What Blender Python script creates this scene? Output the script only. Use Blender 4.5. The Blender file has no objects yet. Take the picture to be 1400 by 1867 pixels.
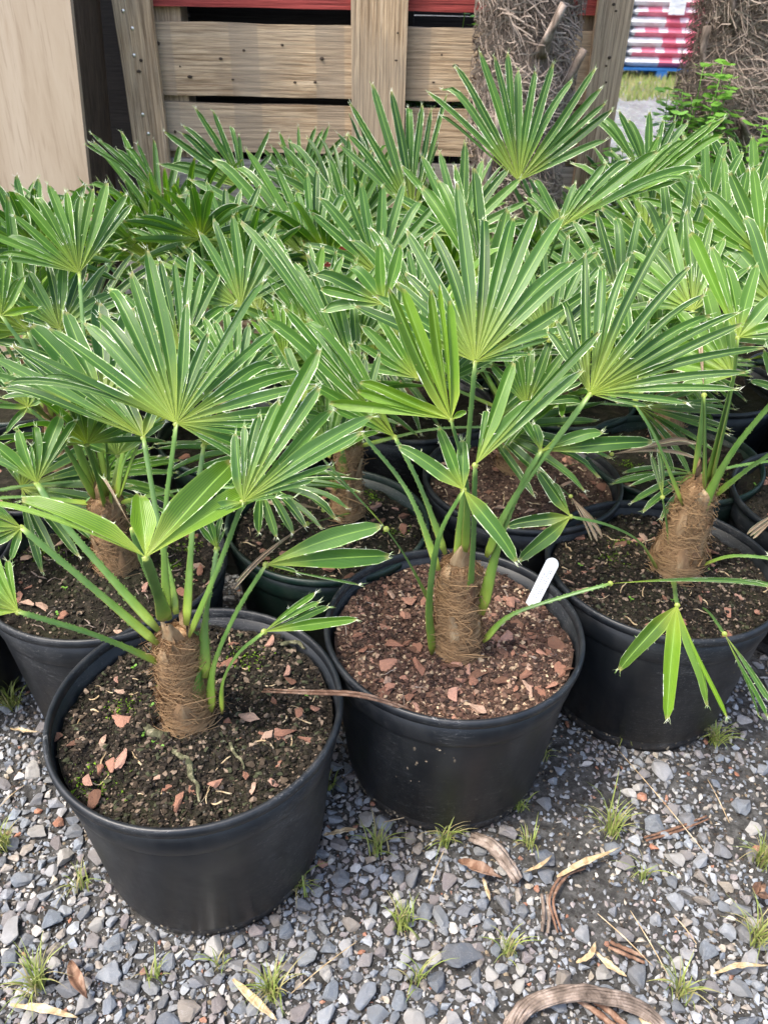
import bpy, bmesh, math, random
import numpy as np
from mathutils import Vector, Matrix, noise
from math import radians as R, sin, cos, pi, tan, atan2

random.seed(7)
rng = np.random.default_rng(7)
S = bpy.context.scene
COL = S.collection

# ------------------------------------------------------------------ camera
PITCH, ROLL, HC, FPX = R(33.6), R(1.3), 1.018, 1450.0
cr, sr = cos(ROLL), sin(ROLL)
CX = Vector((1, 0, 0)); CU = Vector((0, sin(PITCH), cos(PITCH))); CF = Vector((0, cos(PITCH), -sin(PITCH)))
RIGHT = CX * cr + CU * sr
UP = CU * cr - CX * sr
CAM = Vector((0, 0, HC))
cam = bpy.data.cameras.new('camera'); camo = bpy.data.objects.new('camera', cam); COL.objects.link(camo)
cam.sensor_fit = 'VERTICAL'; cam.sensor_height = 36; cam.lens = FPX / 1867 * 36
cam.clip_start = 0.02; cam.clip_end = 500
m3 = Matrix((RIGHT, UP, -CF)).transposed()
camo.matrix_world = Matrix.Translation(CAM) @ m3.to_4x4()
cam.dof.use_dof = True; cam.dof.focus_distance = 0.95; cam.dof.aperture_fstop = 11.0
S.camera = camo

def ray(px, py):
    return (CF + RIGHT * ((px - 700) / FPX) - UP * ((py - 933.5) / FPX))
def atY(px, py, Y):                      # the point of a sight line at depth Y
    d = ray(px, py); return CAM + d * (Y / d.y)
def atZ(px, py, z):
    d = ray(px, py); return CAM + d * ((z - HC) / d.z)
def atPlane(px, py, P, n):
    d = ray(px, py); return CAM + d * ((P - CAM).dot(n) / d.dot(n))

# ------------------------------------------------------------------ light
SUN_EL, SUN_AZ = R(62), R(245)
w = bpy.data.worlds.new('World'); S.world = w; w.use_nodes = True
nt = w.node_tree; bg = nt.nodes['Background']; sky = nt.nodes.new('ShaderNodeTexSky')
sky.sky_type = 'NISHITA'; sky.sun_disc = False; sky.sun_elevation = SUN_EL; sky.sun_rotation = SUN_AZ
sky.air_density = 1.0; sky.dust_density = 4.0; sky.ozone_density = 0.6
nt.links.new(sky.outputs[0], bg.inputs[0]); bg.inputs[1].default_value = 0.15
sl = bpy.data.lights.new('sun', 'SUN'); so = bpy.data.objects.new('sun', sl); COL.objects.link(so)
sl.energy = 1.5; sl.angle = R(10); sl.color = (1, .95, .86)
# the sun stands in front of the camera's left shoulder: azimuth measured like the sky's rotation
sd = Vector((sin(SUN_AZ) * cos(SUN_EL), cos(SUN_AZ) * cos(SUN_EL), sin(SUN_EL)))
so.rotation_euler = sd.to_track_quat('Z', 'Y').to_euler()
S.view_settings.view_transform = 'Standard'; S.view_settings.look = 'None'
S.view_settings.exposure = 1.62; S.view_settings.gamma = 1
S.view_settings.use_curve_mapping = False
S.cycles.max_bounces = 7; S.cycles.transparent_max_bounces = 6

# ------------------------------------------------------------------ materials
def mat(name, base=(.5, .5, .5), rough=.6, spec=.5, metal=0):
    m = bpy.data.materials.new(name); m.use_nodes = True
    b = m.node_tree.nodes['Principled BSDF']
    b.inputs['Base Color'].default_value = (*base, 1); b.inputs['Roughness'].default_value = rough
    b.inputs['Specular IOR Level'].default_value = spec; b.inputs['Metallic'].default_value = metal
    return m, m.node_tree, b
def N(t, k, **kw):
    n = t.nodes.new(k)
    for a, v in kw.items():
        if a.startswith('i_'):
            n.inputs[a[2:].replace('_', ' ')].default_value = v
        else: setattr(n, a, v)
    return n
def ramp(t, fac, stops):
    r = t.nodes.new('ShaderNodeValToRGB'); e = r.color_ramp.elements
    while len(e) < len(stops): e.new(.5)
    for x, (p, c) in zip(e, stops):
        x.position = p; x.color = (*c, 1) if len(c) == 3 else c
    t.links.new(fac, r.inputs[0]); return r.outputs[0]
def mix(t, fac, a, b, mode='MIX'):
    m = t.nodes.new('ShaderNodeMix'); m.data_type = 'RGBA'; m.blend_type = mode
    for s, v in ((0, fac), (6, a), (7, b)):
        if hasattr(v, 'is_output') or isinstance(v, bpy.types.NodeSocket): t.links.new(v, m.inputs[s])
        elif s == 0: m.inputs[0].default_value = v
        else: m.inputs[s].default_value = (*v, 1)
    return m.outputs[2]
def coord(t, kind='Object', scale=(1, 1, 1)):
    c = t.nodes.new('ShaderNodeTexCoord'); mp = t.nodes.new('ShaderNodeMapping'); mp.inputs['Scale'].default_value = scale
    t.links.new(c.outputs[kind], mp.inputs[0]); return mp.outputs[0]
def geo(t, scale=(1, 1, 1)):
    c = t.nodes.new('ShaderNodeNewGeometry'); mp = t.nodes.new('ShaderNodeMapping'); mp.inputs['Scale'].default_value = scale
    t.links.new(c.outputs['Position'], mp.inputs[0]); return mp.outputs[0]
def noi(t, vec, scale, detail=4, rough=.55, dist=0):
    n = N(t, 'ShaderNodeTexNoise'); n.inputs['Scale'].default_value = scale; n.inputs['Detail'].default_value = detail
    n.inputs['Roughness'].default_value = rough; n.inputs['Distortion'].default_value = dist
    t.links.new(vec, n.inputs['Vector']); return n.outputs[0]
def bump(t, b, h, strength=.3, dist=.002):
    n = N(t, 'ShaderNodeBump'); n.inputs['Strength'].default_value = strength; n.inputs['Distance'].default_value = dist
    t.links.new(h, n.inputs['Height']); t.links.new(n.outputs[0], b.inputs['Normal'])
def attr(t, name):
    a = t.nodes.new('ShaderNodeAttribute'); a.attribute_name = name; return a

# leaf: colour attribute col = (tint, position along leaflet, random)
def leaf_material(name, dry=False):
    m, t, b = mat(name, rough=.36, spec=.5)
    a = attr(t, 'col'); sep = t.nodes.new('ShaderNodeSeparateColor'); t.links.new(a.outputs[0], sep.inputs[0])
    uv = t.nodes.new('ShaderNodeUVMap'); mp = t.nodes.new('ShaderNodeMapping'); mp.inputs['Scale'].default_value = (1, .25, 1)
    t.links.new(uv.outputs[0], mp.inputs[0])
    if dry:
        base = ramp(t, noi(t, mp.outputs[0], 9, 5), [(.3, (.05, .03, .018)), (.45, (.27, .19, .12)), (.7, (.5, .42, .32))])
    else:
        c1 = ramp(t, sep.outputs[0], [(0, (.014, .062, .007)), (.4, (.06, .18, .02)), (.7, (.13, .3, .008)), (1, (.24, .43, .006))])
        rn = noi(t, geo(t), 14, 3)
        c1 = mix(t, .25, c1, ramp(t, rn, [(.35, (.014, .055, .007)), (.65, (.12, .26, .02))]))
        c1 = mix(t, ramp(t, sep.outputs[2], [(0, (.0, .0, .0)), (.5, (.03, .03, .03)), (1, (.42, .42, .42))]), c1, (.17, .3, .11))
        c1 = mix(t, ramp(t, sep.outputs[2], [(0, (.65, .65, .65)), (.35, (0, 0, 0))]), c1, (.012, .05, .008))
        # yellow heart of the fan
        c2 = mix(t, ramp(t, sep.outputs[1], [(0, (1, 1, 1)), (.1, (.6, .6, .6)), (.38, (0, 0, 0))]), c1, (.42, .5, .07))
        # fine parallel veins and the pale midrib
        w1 = N(t, 'ShaderNodeTexWave', wave_type='BANDS', bands_direction='X'); w1.inputs['Scale'].default_value = 4.5
        w1.inputs['Distortion'].default_value = .6; w1.inputs['Detail'].default_value = 1; w1.inputs['Detail Scale'].default_value = .3
        t.links.new(mp.outputs[0], w1.inputs[0])
        c3 = mix(t, ramp(t, w1.outputs[1], [(0, (0, 0, 0)), (.6, (.1, .1, .1)), (1, (.5, .5, .5))]), c2, (.015, .05, .012))
        su = t.nodes.new('ShaderNodeSeparateXYZ'); t.links.new(uv.outputs[0], su.inputs[0])
        mid = ramp(t, su.outputs[0], [(.455, (0, 0, 0)), (.49, (.75, .75, .75)), (.51, (.75, .75, .75)), (.545, (0, 0, 0))])
        c4 = mix(t, mid, c3, (.3, .5, .09))
        seam = ramp(t, su.outputs[0], [(.0, (.8, .8, .8)), (.035, (.5, .5, .5)), (.07, (0, 0, 0)), (.93, (0, 0, 0)), (.965, (.5, .5, .5)), (1, (.8, .8, .8))])
        near_hub = ramp(t, sep.outputs[1], [(.3, (1, 1, 1)), (.55, (.3, .3, .3))])
        base = mix(t, mix(t, 1, seam, near_hub, 'MULTIPLY'), c4, (.36, .5, .1))
        # brown and yellow spotting, drying tips
        sp = noi(t, geo(t), 260, 2, .5)
        base = mix(t, ramp(t, sp, [(.72, (0, 0, 0)), (.77, (.55, .55, .55))]), base, (.3, .27, .1))
        base = mix(t, ramp(t, sep.outputs[1], [(.955, (0, 0, 0)), (1, (.7, .7, .7))]), base, (.36, .3, .12))
        bump(t, b, w1.outputs[1], .35, .0006)
    t.links.new(base, b.inputs['Base Color'])
    out = t.nodes['Material Output']; tr = t.nodes.new('ShaderNodeBsdfTranslucent')
    tc = mix(t, 1, base, (1.25, 1.35, .35) if not dry else (1, .9, .7), 'MULTIPLY')
    t.links.new(tc, tr.inputs[0])
    ms = t.nodes.new('ShaderNodeMixShader'); ms.inputs[0].default_value = .33 if not dry else .15
    t.links.new(b.outputs[0], ms.inputs[1]); t.links.new(tr.outputs[0], ms.inputs[2]); t.links.new(ms.outputs[0], out.inputs[0])
    return m
M_LEAF = leaf_material('palm_leaf'); M_DRY = leaf_material('dry_leaf', True)
M_EDGE, t, b = mat('leaf_edge_fluff', (.78, .8, .66), .7, .3)
t.links.new(ramp(t, noi(t, geo(t), 95, 4, .7), [(.4, (.2, .34, .09)), (.52, (.5, .58, .34)), (.66, (.85, .85, .74))]), b.inputs['Base Color'])
def petiole_material():
    m, t, b = mat('petiole', rough=.42)
    a = attr(t, 'col'); sep = t.nodes.new('ShaderNodeSeparateColor'); t.links.new(a.outputs[0], sep.inputs[0])
    c = ramp(t, sep.outputs[1], [(0, (.3, .3, .04)), (.07, (.3, .4, .04)), (.2, (.15, .28, .03)), (.45, (.07, .165, .03)), (.93, (.075, .18, .035)), (1, (.25, .34, .05))])
    c = mix(t, .25, c, ramp(t, noi(t, geo(t, (1, 1, .3)), 90, 4), [(.3, (.04, .09, .02)), (.7, (.3, .4, .12))]))
    c = mix(t, ramp(t, sep.outputs[0], [(.84, (0, 0, 0)), (.95, (.75, .75, .75))]), c, ramp(t, sep.outputs[1], [(0, (.2, .1, .04)), (.25, (.32, .3, .08)), (.5, (.22, .34, .1))]))
    c = mix(t, ramp(t, sep.outputs[2], [(0, (0, 0, 0)), (1, (.35, .35, .35))]), c, (.04, .11, .025))
    t.links.new(c, b.inputs['Base Color'])
    return m
M_PET = petiole_material()
M_HAIR, t, b = mat('palm_fibre', rough=.75, spec=.2)
t.links.new(ramp(t, attr(t, 'col').outputs[2], [(0, (.16, .095, .05)), (.45, (.55, .35, .18)), (1, (.88, .72, .48))]), b.inputs['Base Color'])
M_GHAIR, t, b = mat('old_palm_fibre', rough=.8, spec=.2)
t.links.new(ramp(t, attr(t, 'col').outputs[2], [(0, (.17, .13, .105)), (.5, (.42, .35, .29)), (1, (.72, .65, .56))]), b.inputs['Base Color'])
def bark_material(name, cs, sc=60):
    m, t, b = mat(name, rough=.85, spec=.2)
    n = noi(t, coord(t, 'Object', (1, 1, .35)), sc, 8, .65, .6)
    t.links.new(ramp(t, n, [(.3, cs[0]), (.5, cs[1]), (.68, cs[2])]), b.inputs['Base Color']); bump(t, b, n, .7, .004)
    return m
M_TRUNK = bark_material('fibrous_trunk', [(.09, .055, .03), (.32, .2, .11), (.58, .42, .25)])
M_OLD = bark_material('old_trunk', [(.06, .045, .036), (.18, .14, .11), (.32, .265, .22)], 30)
M_SHEATH = bark_material('papery_sheath', [(.1, .05, .028), (.23, .145, .078), (.4, .3, .18)], 40)

def plastic(name, base, dust, rough=.4):
    m, t, b = mat(name, base, rough, .5)
    g = coord(t)
    n1 = noi(t, g, 6, 5, .6, .4); n2 = noi(t, g, 210, 3, .6); n3 = noi(t, coord(t, 'Object', (1, 1, .15)), 25, 5)
    spk = ramp(t, n2, [(.62, (0, 0, 0)), (.68, (1, 1, 1))])
    area = ramp(t, n1, [(.48, (0, 0, 0)), (.72, (.8, .8, .8))])
    f = mix(t, 1, spk, area, 'MULTIPLY')
    c = mix(t, f, base, dust)
    c = mix(t, ramp(t, n3, [(.45, (0, 0, 0)), (.8, (.16, .16, .16))]), c, dust)
    sc_ = noi(t, coord(t, 'Object', (1, 1, 6)), 22, 3, .5, 2); c = mix(t, mix(t, 1, ramp(t, sc_, [(.485, (0, 0, 0)), (.5, (.5, .5, .5)), (.515, (0, 0, 0))]), area, 'MULTIPLY'), c, (.3, .3, .3))
    # splashed soil towards the foot of the pot
    sz = t.nodes.new('ShaderNodeSeparateXYZ'); t.links.new(coord(t), sz.inputs[0])
    low = ramp(t, sz.outputs[2], [(0, (.55, .55, .55)), (.05, (.16, .16, .16)), (.14, (0, 0, 0))])
    c = mix(t, mix(t, 1, low, ramp(t, noi(t, g, 40, 6, .7), [(.4, (0, 0, 0)), (.62, (1, 1, 1))]), 'MULTIPLY'), c, (.11, .085, .065))
    t.links.new(c, b.inputs['Base Color'])
    t.links.new(ramp(t, n1, [(.3, (rough - .06,) * 3), (.75, (rough + .2,) * 3)]), b.inputs['Roughness'])
    bump(t, b, noi(t, g, 12, 3), .35, .004)
    c = mix(t, mix(t, 1, ramp(t, noi(t, coord(t, 'Object', (1, 1, 9)), 14, 2, .4, 3), [(.49, (0, 0, 0)), (.5, (.8, .8, .8)), (.508, (0, 0, 0))]), ramp(t, noi(t, g, 9, 3), [(.5, (0, 0, 0)), (.6, (1, 1, 1))]), 'MULTIPLY'), c, (.22, .22, .22))
    t.links.new(c, b.inputs['Base Color'])
    return m
M_POT = plastic('black_plastic', (.006, .0082, .0115), (.14, .14, .135))
M_GPOT = plastic('dark_green_plastic', (.004, .017, .012), (.1, .11, .085))

def soil_material(name, cs, sc=70):
    m, t, b = mat(name, rough=.95, spec=.15)
    g = coord(t)
    n = noi(t, g, sc, 9, .75); n2 = noi(t, g, 9, 4)
    c = ramp(t, n, [(.32, cs[0]), (.5, cs[1]), (.68, cs[2])])
    c = mix(t, ramp(t, n2, [(.42, (0, 0, 0)), (.62, (.7, .7, .7))]), c, cs[3])
    t.links.new(c, b.inputs['Base Color']); bump(t, b, n, 1, .006)
    return m
M_SOIL_D = soil_material('dark_compost', [(.004, .0035, .003), (.018, .015, .012), (.065, .052, .04), (.024, .025, .012)])
M_SOIL_R = soil_material('brown_compost', [(.022, .014, .011), (.09, .056, .041), (.23, .15, .11), (.065, .043, .033)])
M_SOIL_G = soil_material('yard_soil', [(.012, .011, .01), (.04, .036, .032), (.12, .11, .1), (.055, .048, .042)], 55)
def vcol_material(name, rough=.8, sc=120, k=.35, bs=.4, spec=.3):
    m, t, b = mat(name, rough=rough, spec=spec)
    n = noi(t, coord(t), sc, 6, .7)
    a = attr(t, 'col')
    c = mix(t, k, a.outputs[0], ramp(t, n, [(.3, (.35, .35, .35)), (.7, (1.5, 1.5, 1.5))]), 'MULTIPLY')
    c = mix(t, ramp(t, n, [(.6, (0, 0, 0)), (.75, (k, k, k))]), c, (.5, .5, .5))
    t.links.new(c, b.inputs['Base Color']); bump(t, b, n, bs, .0015)
    return m
M_STONE = vcol_material('crushed_stone', .82, 230, .45, .9)
t = M_STONE.node_tree; b = t.nodes['Principled BSDF']; src = b.inputs['Base Color'].links[0].from_socket
c = mix(t, ramp(t, noi(t, geo(t), 75, 5, .6, 1.5), [(.49, (0, 0, 0)), (.5, (.3, .3, .3)), (.51, (0, 0, 0))]), src, (.6, .6, .6))
c = mix(t, ramp(t, noi(t, geo(t), 40, 4), [(.4, (.35, .35, .35)), (.62, (0, 0, 0))]), c, (.2, .185, .165))
t.links.new(c, b.inputs['Base Color'])
M_CRUMB = vcol_material('crumbs', .95, 200, .3, .3, .15)
M_CHIP = vcol_material('pine_bark', .85, 90, .4, .8, .2)
M_GRASSB, t, b = mat('grass_blade', rough=.5)
c = ramp(t, attr(t, 'col').outputs[2], [(0, (.36, .3, .15)), (.25, (.28, .34, .08)), (.5, (.1, .22, .035)), (1, (.19, .38, .06))])
t.links.new(c, b.inputs['Base Color'])
tr = t.nodes.new('ShaderNodeBsdfTranslucent'); t.links.new(c, tr.inputs[0]); ms = t.nodes.new('ShaderNodeMixShader'); ms.inputs[0].default_value = .3
t.links.new(b.outputs[0], ms.inputs[1]); t.links.new(tr.outputs[0], ms.inputs[2]); t.links.new(ms.outputs[0], t.nodes['Material Output'].inputs[0])
M_STRAW = bark_material('dead_straw', [(.22, .15, .08), (.45, .34, .2), (.66, .56, .4)], 70)
M_DEAD = bark_material('dead_brown_leaf', [(.05, .028, .018), (.18, .1, .065), (.36, .25, .18)], 50)
M_GREYWOOD = bark_material('weathered_stalk', [(.06, .045, .035), (.2, .155, .125), (.42, .35, .3)], 45)

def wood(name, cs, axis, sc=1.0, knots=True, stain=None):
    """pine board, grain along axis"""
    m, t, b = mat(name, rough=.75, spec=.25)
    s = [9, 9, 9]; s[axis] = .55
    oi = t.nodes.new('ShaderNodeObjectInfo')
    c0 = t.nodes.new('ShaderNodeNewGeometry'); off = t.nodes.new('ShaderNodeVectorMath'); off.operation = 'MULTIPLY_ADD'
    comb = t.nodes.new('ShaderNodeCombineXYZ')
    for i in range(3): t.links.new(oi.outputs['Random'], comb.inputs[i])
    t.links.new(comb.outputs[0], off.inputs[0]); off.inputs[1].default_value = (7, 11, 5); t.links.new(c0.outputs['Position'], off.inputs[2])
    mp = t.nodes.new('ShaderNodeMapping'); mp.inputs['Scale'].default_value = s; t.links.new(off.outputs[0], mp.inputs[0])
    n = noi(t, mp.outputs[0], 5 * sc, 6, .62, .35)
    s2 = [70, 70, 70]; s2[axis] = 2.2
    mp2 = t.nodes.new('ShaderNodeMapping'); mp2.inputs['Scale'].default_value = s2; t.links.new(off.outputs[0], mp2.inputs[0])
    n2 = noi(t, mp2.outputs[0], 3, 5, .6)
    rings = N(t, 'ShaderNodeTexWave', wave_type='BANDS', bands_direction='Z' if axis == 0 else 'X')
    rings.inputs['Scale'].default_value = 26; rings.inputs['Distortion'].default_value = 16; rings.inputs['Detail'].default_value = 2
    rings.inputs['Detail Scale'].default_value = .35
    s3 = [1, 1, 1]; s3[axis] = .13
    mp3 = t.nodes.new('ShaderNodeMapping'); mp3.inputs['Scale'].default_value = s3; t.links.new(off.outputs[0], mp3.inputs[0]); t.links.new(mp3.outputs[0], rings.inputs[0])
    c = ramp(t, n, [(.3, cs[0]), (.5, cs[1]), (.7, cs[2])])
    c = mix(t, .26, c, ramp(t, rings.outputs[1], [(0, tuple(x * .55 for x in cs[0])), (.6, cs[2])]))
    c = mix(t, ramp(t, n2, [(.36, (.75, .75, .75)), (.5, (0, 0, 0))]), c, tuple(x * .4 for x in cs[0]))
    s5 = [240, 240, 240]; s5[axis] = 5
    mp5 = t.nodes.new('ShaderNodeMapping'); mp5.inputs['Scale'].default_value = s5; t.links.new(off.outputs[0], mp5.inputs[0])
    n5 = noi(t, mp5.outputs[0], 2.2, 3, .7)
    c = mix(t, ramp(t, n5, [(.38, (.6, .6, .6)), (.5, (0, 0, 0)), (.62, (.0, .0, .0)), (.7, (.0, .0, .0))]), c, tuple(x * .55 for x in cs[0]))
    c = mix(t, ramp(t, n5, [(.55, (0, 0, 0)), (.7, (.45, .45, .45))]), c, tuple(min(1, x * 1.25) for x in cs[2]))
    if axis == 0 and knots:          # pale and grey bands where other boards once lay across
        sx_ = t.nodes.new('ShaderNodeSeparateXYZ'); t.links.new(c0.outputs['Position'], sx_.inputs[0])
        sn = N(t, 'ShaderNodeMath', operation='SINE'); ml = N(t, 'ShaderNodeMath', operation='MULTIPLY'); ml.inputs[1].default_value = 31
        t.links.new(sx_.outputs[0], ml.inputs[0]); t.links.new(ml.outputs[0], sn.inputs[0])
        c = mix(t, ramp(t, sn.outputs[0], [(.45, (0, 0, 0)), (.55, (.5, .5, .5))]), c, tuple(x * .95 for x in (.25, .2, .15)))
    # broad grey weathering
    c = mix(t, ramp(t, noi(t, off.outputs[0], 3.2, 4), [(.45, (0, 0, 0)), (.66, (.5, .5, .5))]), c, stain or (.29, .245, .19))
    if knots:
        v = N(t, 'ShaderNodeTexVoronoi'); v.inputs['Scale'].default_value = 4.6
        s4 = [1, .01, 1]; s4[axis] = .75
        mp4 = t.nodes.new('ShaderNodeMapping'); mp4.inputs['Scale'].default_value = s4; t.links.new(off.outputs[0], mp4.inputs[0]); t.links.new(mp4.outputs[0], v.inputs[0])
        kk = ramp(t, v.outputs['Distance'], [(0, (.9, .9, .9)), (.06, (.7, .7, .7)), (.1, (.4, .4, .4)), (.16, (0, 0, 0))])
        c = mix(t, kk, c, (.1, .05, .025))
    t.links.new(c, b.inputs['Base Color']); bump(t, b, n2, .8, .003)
    return m
PINE = [(.3, .195, .11), (.5, .355, .215), (.62, .48, .33)]
GREYW = [(.25, .17, .105), (.4, .29, .19), (.52, .4, .28)]
M_PINE_X = wood('pine_board', PINE, 0); M_PINE_Z = wood('pine_upright', PINE, 2)
M_GREY_Z = wood('weathered_upright', GREYW, 2); M_GREY_X = wood('grey_board', [(.18, .17, .15), (.25, .24, .22), (.33, .31, .29)], 0, 1, False)
M_RED = wood('red_painted_board', [(.2, .03, .028), (.32, .05, .045), (.4, .085, .07)], 0, 1, False, (.27, .05, .04))
M_DARKW = wood('shade_dark_board', [(.012, .01, .009), (.02, .017, .014), (.035, .03, .025)], 0, 1, False, (.02, .018, .016))  # near-black tone painted in for the dark inside the crate and the gap
M_NAIL, t, b = mat('steel_nail', (.6, .58, .55), .35, .5, 1)
M_HOLE, t, b = mat('rust_stain', (.045, .03, .02), .9)
# plywood
M_PLY, t, b = mat('plywood', rough=.7, spec=.25)
g = geo(t, (1, 1, .22)); n = noi(t, g, 4.5, 7, .6, 1.6); n2 = noi(t, geo(t, (60, 60, 3)), 3, 4)
c = ramp(t, n, [(.3, (.36, .27, .185)), (.45, (.45, .35, .25)), (.6, (.5, .4, .295)), (.72, (.38, .275, .185))])
c = mix(t, ramp(t, n2, [(.36, (.32, .32, .32)), (.46, (0, 0, 0))]), c, (.25, .17, .11))
c = mix(t, ramp(t, noi(t, geo(t, (150, 150, 5)), 3, 4, .7), [(.5, (0, 0, 0)), (.7, (.2, .2, .2))]), c, (.6, .5, .38))
v = N(t, 'ShaderNodeTexVoronoi'); v.inputs['Scale'].default_value = 7; t.links.new(geo(t, (1, .01, .6)), v.inputs[0])
c = mix(t, ramp(t, v.outputs['Distance'], [(0, (.8, .8, .8)), (.03, (.5, .5, .5)), (.05, (0, 0, 0))]), c, (.14, .08, .05))
t.links.new(c, b.inputs['Base Color']); bump(t, b, n2, .2, .001)
M_OLDROOT = bark_material('mossy_root', [(.02, .02, .012), (.1, .1, .055), (.34, .31, .2)], 110)
M_WHITE, t, b = mat('white_label_plastic', (.76, .78, .79), .35)
M_INK, t, b = mat('faded_ink', (.28, .31, .36), .5)
M_BLUE = wood('blue_paint', [(.015, .09, .3), (.02, .14, .42), (.05, .2, .5)], 0, 1, False, (.03, .15, .4))
def film(name, c):
    m, t, b = mat(name, c, .28, .5)
    n = noi(t, geo(t, (1, 1, 2.5)), 9, 4, .6, .5); bump(t, b, n, .5, .03)
    t.links.new(ramp(t, n, [(.35, tuple(x * .8 for x in c)), (.7, tuple(min(1, x * 1.1 + .03) for x in c))]), b.inputs['Base Color'])
    return m
M_BRED = film('pink_red_bag', (.68, .15, .22)); M_BWHITE = film('white_bag', (.66, .67, .7)); M_BPRINT = film('pale_print', (.75, .6, .65))
M_MOSS, t, b = mat('moss', rough=.9, spec=.1)
n = noi(t, geo(t), 220, 5); t.links.new(ramp(t, n, [(.3, (.02, .05, .008)), (.6, (.14, .24, .02)), (.8, (.26, .38, .04))]), b.inputs['Base Color']); bump(t, b, n, 1, .004)
M_SPROUT, t, b = mat('sprout', (.17, .37, .05), .5)
tr = t.nodes.new('ShaderNodeBsdfTranslucent'); tr.inputs[0].default_value = (.2, .42, .05, 1); ms = t.nodes.new('ShaderNodeMixShader'); ms.inputs[0].default_value = .35
t.links.new(b.outputs[0], ms.inputs[1]); t.links.new(tr.outputs[0], ms.inputs[2]); t.links.new(ms.outputs[0], t.nodes['Material Output'].inputs[0])

# ------------------------------------------------------------------ mesh helpers
class MB:
    def __init__(s): s.v = []; s.f = []; s.mi = []; s.c = []; s.uv = []; s.smooth = []
    def add(s, vs, fs, mi=0, cols=None, uvs=None, smooth=True):
        o = len(s.v); s.v.extend([tuple(x) for x in vs]); s.f.extend([tuple(i + o for i in f) for f in fs])
        s.mi.extend(mi if isinstance(mi, list) else [mi] * len(fs))
        s.smooth.extend([smooth] * len(fs))
        s.c.extend(cols if isinstance(cols, list) else [cols or (.5, .5, .5)] * len(vs))
        s.uv.extend(uvs or [(0, 0)] * len(vs))
    def box(s, lo, hi, mi=0, col=None, jit=0):
        x0, y0, z0 = lo; x1, y1, z1 = hi
        vs = [(x, y, z) for z in (z0, z1) for y in (y0, y1) for x in (x0, x1)]
        if jit: vs = [(x + random.uniform(-jit, jit), y + random.uniform(-jit, jit), z + random.uniform(-jit, jit)) for x, y, z in vs]
        s.add(vs, [(0, 2, 3, 1), (4, 5, 7, 6), (0, 1, 5, 4), (2, 6, 7, 3), (0, 4, 6, 2), (1, 3, 7, 5)], mi, col, None, False)
    def strip(s, pts, wid, side, mi=0, cols=None):      # flat ribbon
        vs = []; fs = []
        for i, (p, wd) in enumerate(zip(pts, wid)):
            sv = side[i] if isinstance(side, list) else side
            vs += [p - sv * wd, p + sv * wd]
            if i: fs.append((2 * i - 2, 2 * i - 1, 2 * i + 1, 2 * i))
        s.add(vs, fs, mi, cols)
    def tube(s, pts, rad, n=6, mi=0, cols=None, flat=1.0, nrm=None, caps=True, uvk=1):
        vs = []; fs = []; cc = []
        L = len(pts)
        for i, p in enumerate(pts):
            tn = (pts[min(i + 1, L - 1)] - pts[max(i - 1, 0)])
            tn = tn.normalized() if tn.length > 1e-9 else Vector((0, 0, 1))
            nn = nrm or Vector((0, -.3, 1))
            a = tn.cross(nn)
            if a.length < 1e-3: a = tn.cross(Vector((1, 0, 0)))
            a.normalize(); bb = a.cross(tn).normalized()
            r = rad[i] if hasattr(rad, '__len__') else rad
            for k in range(n):
                th = 2 * pi * k / n
                vs.append(p + a * (cos(th) * r) + bb * (sin(th) * r * flat))
                cc.append((abs(cos(th)), i / (L - 1), cols[1]) if cols else (.5, .5, .5))
            if i:
                for k in range(n):
                    a0 = (i - 1) * n; b0 = i * n
                    fs.append((a0 + k, a0 + (k + 1) % n, b0 + (k + 1) % n, b0 + k))
        if caps: fs.append(tuple(range(n - 1, -1, -1))); fs.append(tuple((L - 1) * n + k for k in range(n)))
        s.add(vs, fs, mi, cc)
    def build(s, name, mats, parent=None, loc=None, origin=None):
        me = bpy.data.meshes.new(name)
        vs = s.v
        if origin is not None:
            vs = [(v[0] - origin[0], v[1] - origin[1], v[2] - origin[2]) for v in vs]
        me.from_pydata(vs, [], s.f)
        for m in (mats if isinstance(mats, (list, tuple)) else [mats]): me.materials.append(m)
        me.polygons.foreach_set('material_index', s.mi); me.polygons.foreach_set('use_smooth', s.smooth)
        ca = me.color_attributes.new('col', 'FLOAT_COLOR', 'POINT')
        arr = np.ones((len(s.v), 4), np.float32); arr[:, :3] = np.array(s.c, np.float32).reshape(-1, 3); ca.data.foreach_set('color', arr.ravel())
        ul = me.uv_layers.new(name='UVMap'); li = np.zeros(len(me.loops), np.int32); me.loops.foreach_get('vertex_index', li)
        ul.data.foreach_set('uv', np.array(s.uv, np.float32)[li].ravel())
        me.update()
        return link(name, me, parent, loc if loc is not None else origin)
def link(name, me, parent=None, loc=None):
    o = bpy.data.objects.new(name, me); COL.objects.link(o)
    if parent is not None: o.parent = parent
    if loc is not None: o.location = loc
    return o
def tag(o, label=None, cat=None, group=None, kind=None):
    for k, v in (('label', label), ('category', cat), ('group', group), ('kind', kind)):
        if v: o[k] = v
    return o
def empty(name, loc, label, cat, group=None):
    o = bpy.data.objects.new(name, None); COL.objects.link(o); o.location = loc; o.empty_display_size = .05
    return tag(o, label, cat, group)
def lathe(prof, n=96, wob=0):
    mb = MB(); vs = []; fs = []
    for i, (r, z) in enumerate(prof):
        for k in range(n):
            th = 2 * pi * k / n
            rr = r * (1 + wob * sin(2 * th + .7) + wob * .6 * sin(3 * th + 2))
            vs.append((rr * cos(th), rr * sin(th), z))
        if i:
            for k in range(n):
                a, b_ = (i - 1) * n, i * n
                fs.append((a + k, a + (k + 1) % n, b_ + (k + 1) % n, b_ + k))
    mb.add(vs, fs); return mb
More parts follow.
